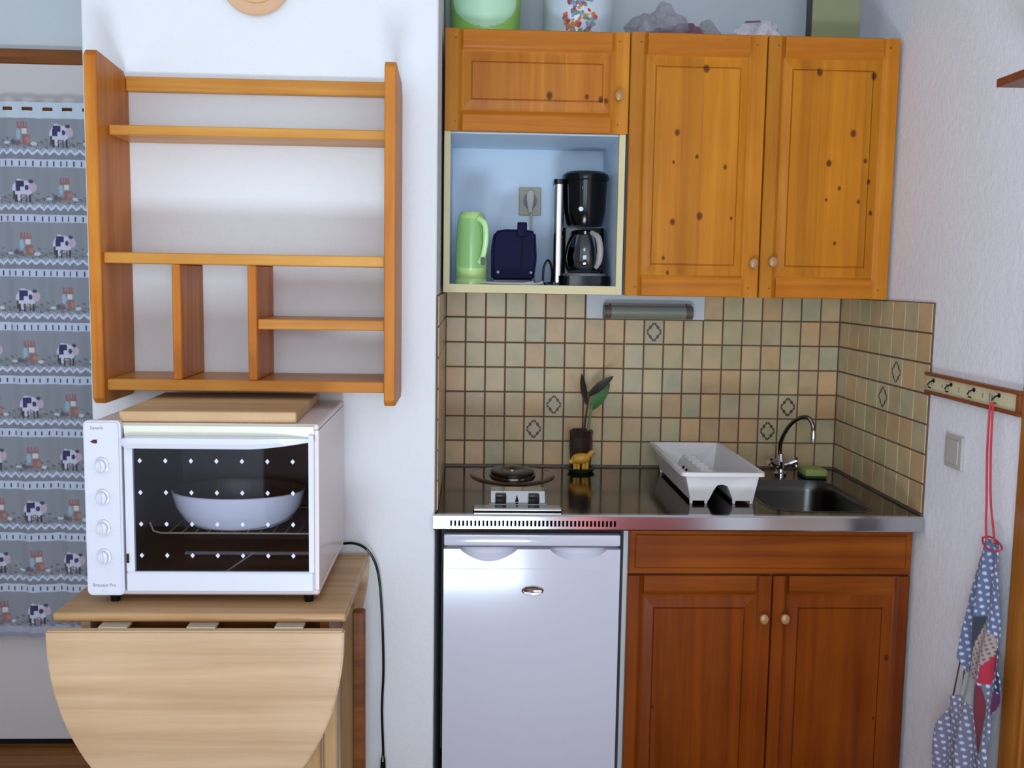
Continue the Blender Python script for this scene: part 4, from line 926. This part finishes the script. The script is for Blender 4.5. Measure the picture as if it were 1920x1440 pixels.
obj('plate', B(0.276, 0.340, 0.586, 0.5924, 1.617, 1.697, bev=0.002), 'socket', sk_)
obj('well', lathe(new(), [(0.024, -0.0002), (0.024, -0.0012), (0.019, -0.0014)], (0.308, 0.586, 1.658), 28, sx=0.82, axis='Y'), 'grey_print', sk_)
pgb = new(); prism(pgb, [(0.297, 1.668), (0.300, 1.684), (0.308, 1.690), (0.316, 1.684), (0.319, 1.668), (0.315, 1.642), (0.311, 1.622), (0.305, 1.622), (0.301, 1.642)], 'Y', 0.572, 0.5848)
bmesh.ops.bevel(pgb, geom=pgb.edges[:], offset=0.003, segments=2, affect='EDGES'); pg = obj('plug', pgb, 'cord_white', None, origin=(0.308, 0.58, 1.657), smooth=True); setp(pg, 'white teardrop plug pushed into the niche socket', 'plug')

# ================================================================ THINGS ON TOP OF THE CABINETS
ZK = 2.0522
t1 = thing('green_tub', 'lime green plastic tub on top of the cabinets, far left', 'tub', (0.168, 0.42, ZK))
bm = lathe(new(), [(0.094+0.010*k/48, ZK+0.0003+0.19*k/48) for k in range(49)]+[(0.100, ZK+0.19), (0.094, ZK+0.10), (0.001, ZK+0.08)], (0.171, 0.42, 0), 120, sx=0.95)
for f in bm.faces:
    c = f.calc_center_median()
    if c.y < 0.42 and f.normal.y < 0 and ((c.x-0.169)/0.082)**2+((c.z-ZK-0.105)/0.076)**2 < 1: f.material_index = 1
obj('tub_body', bm, ['tub', 'tub_light'], t1, smooth=True)
t2 = thing('canister', 'pale canister printed with a colourful fruit wreath, on top of the cabinets', 'canister', (0.418, 0.42, ZK))
obj('canister_body', lathe(new(), [(0.093, ZK+0.0003), (0.096, ZK+0.006), (0.096, ZK+0.19), (0.092, ZK+0.195), (0.001, ZK+0.195)], (0.418, 0.42, 0), 40, sx=0.97), 'canister', t2, smooth=True)
FR = [plain('fruit_print', c, 0.5) for c in ((188, 40, 44), (196, 152, 48), (96, 140, 66), (110, 150, 190), (140, 60, 90), (110, 118, 110), (206, 110, 60))]
bm = new(); rnd = random.Random(5)
for i in range(104):
    if i < 50:
        a = rnd.uniform(math.pi*0.95, math.pi*2.05); u = math.cos(a)*rnd.uniform(0.85, 1.1)*0.040; z = 0.062+math.sin(a)*rnd.uniform(0.8, 1.05)*0.046
    else: u = rnd.uniform(-0.032, 0.032); z = rnd.uniform(0.036, 0.12)
    th = (u-0.004)/0.094; r = rnd.uniform(0.0028, 0.0062); an = rnd.uniform(0, 3)
    vs_ = []
    for q in range(7):
        b_ = 2*math.pi*q/7; uu = r*1.5*math.cos(b_); ww = r*0.9*math.sin(b_); du = uu*math.cos(an)-ww*math.sin(an); dz = uu*math.sin(an)+ww*math.cos(an)
        t_ = th+du/0.094; vs_.append(bm.verts.new((0.418+0.0968*0.97*math.sin(t_), 0.42-0.0968*math.cos(t_)-i*4e-6, ZK+z+dz)))
    f = bm.faces.new(vs_); f.material_index = rnd.randrange(7)
for dz in range(3): pass
fo = obj('fruit_print', bm, FR, t2); fo['kind'] = 'stuff'; fo['label'] = 'red, yellow and blue fruit print'
def lump(name, c, sx, sy, sz, mat, parent, seed, amp=0.35):
    bm = new(); bmesh.ops.create_icosphere(bm, subdivisions=4, radius=1)
    rr = random.Random(seed); dirs = [Vector((rr.gauss(0, 1), rr.gauss(0, 1), rr.gauss(0, 1))).normalized() for _ in range(26)]
    for v in bm.verts:
        d = v.co.normalized(); s = 1+amp*(0.45*sum(abs(d.dot(q))**14*(1 if k % 2 else -0.8) for k, q in enumerate(dirs))+0.55*(abs(mnoise.noise(d*2.3+Vector((seed, 0, 0))))*1.2-0.2)+0.18*abs(mnoise.noise(d*7+Vector((0, seed, 0)))))
        p = d*s; v.co = Vector((p.x*sx, p.y*sy, max(0, p.z*0.9+0.35)*sz))+Vector(c)
    return obj(name, bm, mat, parent)
t3 = thing('plastic_bag', 'crumpled clear plastic bag with something purple inside, on top of the cabinets', 'bag', (0.68, 0.40, ZK))
lump('bag_film', (0.625, 0.40, ZK+0.0004), 0.060, 0.060, 0.078, 'bag', t3, 3, 0.6); lump('bag_content', (0.700, 0.40, ZK+0.0004), 0.070, 0.05, 0.050, 'bag_purple', t3, 9, 0.6)
lump('bag_fold', (0.760, 0.395, ZK+0.0004), 0.030, 0.05, 0.050, 'bag', t3, 12, 0.5)
t4 = thing('white_bag', 'small crumpled white bag with pink print, on top of the middle cabinet', 'bag', (0.88, 0.40, ZK))
lump('bag_film', (0.897, 0.40, ZK+0.0004), 0.052, 0.05, 0.058, 'bag_white', t4, 21, 0.6)
obj('pink_print', prism(new(), [(0.856, ZK+0.066), (0.90, ZK+0.069), (0.897, ZK+0.073), (0.86, ZK+0.071)], 'Y', 0.372, 0.376), 'bag_purple', t4)
t5 = thing('storage_box', 'tall olive green box with a black edge, on top of the right cabinet', 'box', (1.085, 0.42, ZK))
obj('box_body', B(1.0290, 1.158, 0.350, 0.388, ZK+0.0003, ZK+0.36, bev=0.001), 'olive', t5)
obj('spine', B(1.0262, 1.0288, 0.3495, 0.390, ZK+0.0003, ZK+0.36), 'dark_board', t5, label='black left edge')

# ================================================================ RIGHT WALL
ws = thing('wall_shelf', 'red brown wooden shelf end jutting from the right wall near the top', 'shelf', (1.18, -0.75, 1.80))
obj('shelf_board', B(1.110, 1.2430, -1.10, -0.477, 1.803, 1.8180, bev=0.001), 'red_wood', ws)
obj('wall_batten', B(1.218, 1.2430, -1.08, -0.50, 1.770, 1.8025, bev=0.001), 'red_wood', ws)
kr_ = thing('key_rack', 'narrow framed key rack with cream print and black hooks on the right wall', 'key rack', (1.24, -0.21, 1.18))
obj('print_panel', B(1.2345, 1.2430, -0.404, 0.0040, 1.187, 1.222), 'picture', kr_)
obj('frame_strip', B(1.228, 1.2430, -0.418, 0.0065, 1.2222, 1.2295, bev=0.001), 'red_wood', kr_); obj('frame_strip', B(1.228, 1.2430, -0.418, 0.0040, 1.1790, 1.1868, bev=0.001), 'red_wood', kr_)
obj('frame_end', B(1.228, 1.2430, -0.4185, -0.4045, 1.1870, 1.2220, bev=0.001), 'red_wood', kr_)
for y in (-0.032, -0.120, -0.225, -0.330):
    bm = new(); tube(bm, [(1.2343, y, 1.212), (1.226, y, 1.210), (1.220, y, 1.203), (1.222, y, 1.197), (1.228, y, 1.196)], 0.0017, 6, smoothn=3); tube(bm, [(1.2343, y, 1.212), (1.2325, y, 1.212)], 0.005, 8)
    obj('hook', bm, 'black', kr_)
bm = new()
for y, h in ((-0.008, 0.008), (-0.020, 0.006), (-0.075, 0.009), (-0.094, 0.014), (-0.105, 0.009), (-0.155, 0.012), (-0.200, 0.008), (-0.262, 0.010), (-0.290, 0.018), (-0.30, 0.010)):
    box(bm, 1.2338, 1.2344, y-0.003, y+0.0005, 1.204-h/2, 1.204+h/2)
obj('printed_marks', bm, 'grey_print', kr_)
lsw = thing('light_switch', 'flat beige light switch on the right wall below the key rack', 'switch', (1.24, -0.14, 1.06))
obj('plate', B(1.2365, 1.2430, -0.181, -0.101, 1.024, 1.099, bev=0.0015), 'switch', lsw); obj('rocker', B(1.2335, 1.2364, -0.168, -0.114, 1.034, 1.089, bev=0.001), 'switch', lsw)

# apron: hanging cloth in folds, print painted by region
AP = {'upper': [(-0.368, 0.9197), (-0.4196, 0.9136), (-0.4186, 0.8562), (-0.427, 0.726), (-0.4191, 0.7052), (-0.3851, 0.7355), (-0.3494, 0.7204), (-0.3414, 0.6769), (-0.331, 0.632), (-0.3169, 0.6146), (-0.299, 0.6431), (-0.3008, 0.703), (-0.3122, 0.7774), (-0.3352, 0.8653), (-0.3482, 0.9031)],
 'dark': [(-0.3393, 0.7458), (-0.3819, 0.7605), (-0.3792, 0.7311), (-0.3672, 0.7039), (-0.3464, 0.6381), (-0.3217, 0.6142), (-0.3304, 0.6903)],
 'tan': [(-0.3778, 0.742), (-0.4183, 0.7284), (-0.419, 0.6895), (-0.3959, 0.6522), (-0.3714, 0.6193), (-0.3714, 0.5498), (-0.3119, 0.5626), (-0.315, 0.6114), (-0.3464, 0.6381), (-0.3579, 0.689)],
 'lower': [(-0.269, 0.537), (-0.312, 0.5615), (-0.3575, 0.5518), (-0.3792, 0.5243), (-0.3905, 0.4367), (-0.405, 0.24), (-0.200, 0.24), (-0.2192, 0.3498), (-0.2281, 0.4422), (-0.251, 0.5022)],
 'col': [(-0.3714, 0.6193), (-0.3952, 0.6576), (-0.4200, 0.6889), (-0.4405, 0.6533), (-0.4421, 0.5757), (-0.4418, 0.4627), (-0.440, 0.24), (-0.380, 0.24), (-0.3750, 0.4324), (-0.3650, 0.5498)],
 'red': [(-0.3848, 0.6191), (-0.4021, 0.6206), (-0.4166, 0.5756), (-0.4277, 0.4555), (-0.427, 0.24), (-0.397, 0.24), (-0.3968, 0.4399), (-0.3932, 0.5538)],
 'red2': [(-0.3973, 0.6584), (-0.4183, 0.6949), (-0.4264, 0.6979), (-0.4238, 0.6521), (-0.4144, 0.6257), (-0.3952, 0.6234)],
 'navy': [(-0.4180, 0.7011), (-0.4344, 0.701), (-0.4562, 0.6598), (-0.4551, 0.6039), (-0.4404, 0.5727), (-0.4266, 0.6139), (-0.4194, 0.6537)]}
def inpoly(Y, Z, poly):
    r = np.zeros(Y.shape, bool); n = len(poly)
    for i in range(n):
        y0_, z0_ = poly[i]; y1_, z1_ = poly[(i+1) % n]
        if z0_ == z1_: continue
        c = ((Z < z0_) != (Z < z1_)) & (Y < (y1_-y0_)*(Z-z0_)/(z1_-z0_)+y0_); r ^= c
    return r
def apron_col(Y, Z):
    C = np.zeros(Y.shape+(3,))+np.array([0.38, 0.40, 0.50])
    u, v = (Y+0.25*(Z-0.6))/0.0125, Z/0.0140
    row = np.floor(v); uu = u+0.5*(row % 2)
    dots = ((uu % 1)-0.5)**2+((v % 1)-0.5)**2 < 0.062
    m = inpoly(Y, Z, AP['lower']); C[m] = (0.46, 0.44, 0.53); m = inpoly(Y, Z, AP['upper']); C[m] = (0.38, 0.41, 0.54)
    m = inpoly(Y, Z, AP['col']); C[m] = (0.40, 0.42, 0.50)
    C[dots] = (0.76, 0.78, 0.86)
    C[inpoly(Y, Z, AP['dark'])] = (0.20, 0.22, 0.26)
    m = inpoly(Y, Z, AP['tan']); C[m] = (0.66, 0.58, 0.56)
    lac = m & (np.sin(Y*520+Z*200)*np.sin(Z*430) > 0.35); C[lac] = (0.42, 0.34, 0.33)
    m = inpoly(Y, Z, AP['tan']) & (Z < 0.615); C[m] = (0.62, 0.62, 0.62)
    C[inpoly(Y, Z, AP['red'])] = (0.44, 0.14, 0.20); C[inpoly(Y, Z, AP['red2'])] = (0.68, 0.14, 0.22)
    m = inpoly(Y, Z, AP['navy']); C[m] = (0.10, 0.12, 0.30); C[m & dots] = (0.75, 0.80, 0.90)
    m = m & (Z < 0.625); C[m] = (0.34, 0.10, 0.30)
    return C
def apron_keep(Y, Z):
    r = np.zeros(Y.shape, bool)
    for k in AP: r |= inpoly(Y, Z, AP[k])
    return r
apn = thing('apron', 'blue polka dot apron hanging by red ties from the key rack', 'apron', (1.205, -0.35, 0.24))
ys = np.arange(-0.458, -0.198, 0.0016); zs = np.arange(0.24, 0.922, 0.0022)
ac = grid_cloth('apron_cloth', ys, zs, lambda Y, Z: (1.2130+0.011*np.sin((Y-0.22*(Z-0.9))*62)*np.clip(1.2-Z, 0.25, 0.8)+0.006*np.sin(Y*130+Z*9)-0.010*np.clip((0.9-Z)*3, 0, 1), Y, Z), apron_col, apron_keep, 'apron', apn, (1.205, -0.35, 0.24))
mds = ac.modifiers.new('thick', 'SOLIDIFY'); mds.thickness = 0.0016
obj('neck_tie', tube(new(), [(1.216, -0.330, 1.198), (1.214, -0.334, 1.10), (1.211, -0.350, 1.00), (1.207, -0.362, 0.945), (1.205, -0.372, 0.918)], 0.0024, 6, smoothn=4), 'red', apn, smooth=True)
obj('neck_tie', tube(new(), [(1.221, -0.332, 1.198), (1.219, -0.339, 1.10), (1.216, -0.357, 1.00), (1.214, -0.378, 0.945), (1.208, -0.398, 0.918)], 0.0024, 6, smoothn=4), 'red', apn, smooth=True)
obj('neckline_trim', tube(new(), [(1.205, -0.356, 0.919), (1.198, -0.372, 0.912), (1.198, -0.395, 0.905), (1.203, -0.415, 0.906), (1.210, -0.424, 0.913), (1.214, -0.405, 0.920), (1.212, -0.375, 0.925), (1.205, -0.356, 0.919)], 0.0020, 6, smoothn=4), 'red', apn, smooth=True)
for a, b in (((1.206, -0.297, 0.640), (1.206, -0.272, 0.537)), ((1.206, -0.314, 0.617), (1.206, -0.312, 0.562))):
    obj('apron_string', tube(new(), [a, b], 0.0016, 6), 'leaf_dark', apn)

# ================================================================ BEHIND THE CAMERA (seen mirrored in the steel edge)
bn = thing('upholstered_bench', 'low red upholstered bench behind the camera, mirrored in the steel edge', 'bench', (0.98, -2.75, 0))
obj('cushion', B(0.72, 1.23, -3.25, -2.25, 0.28, 0.42, bev=0.03, seg=3), 'red_fabric', bn, smooth=True)
obj('bench_base', B(0.74, 1.23, -3.23, -2.27, 0.0, 0.279), 'red_fabric', bn)
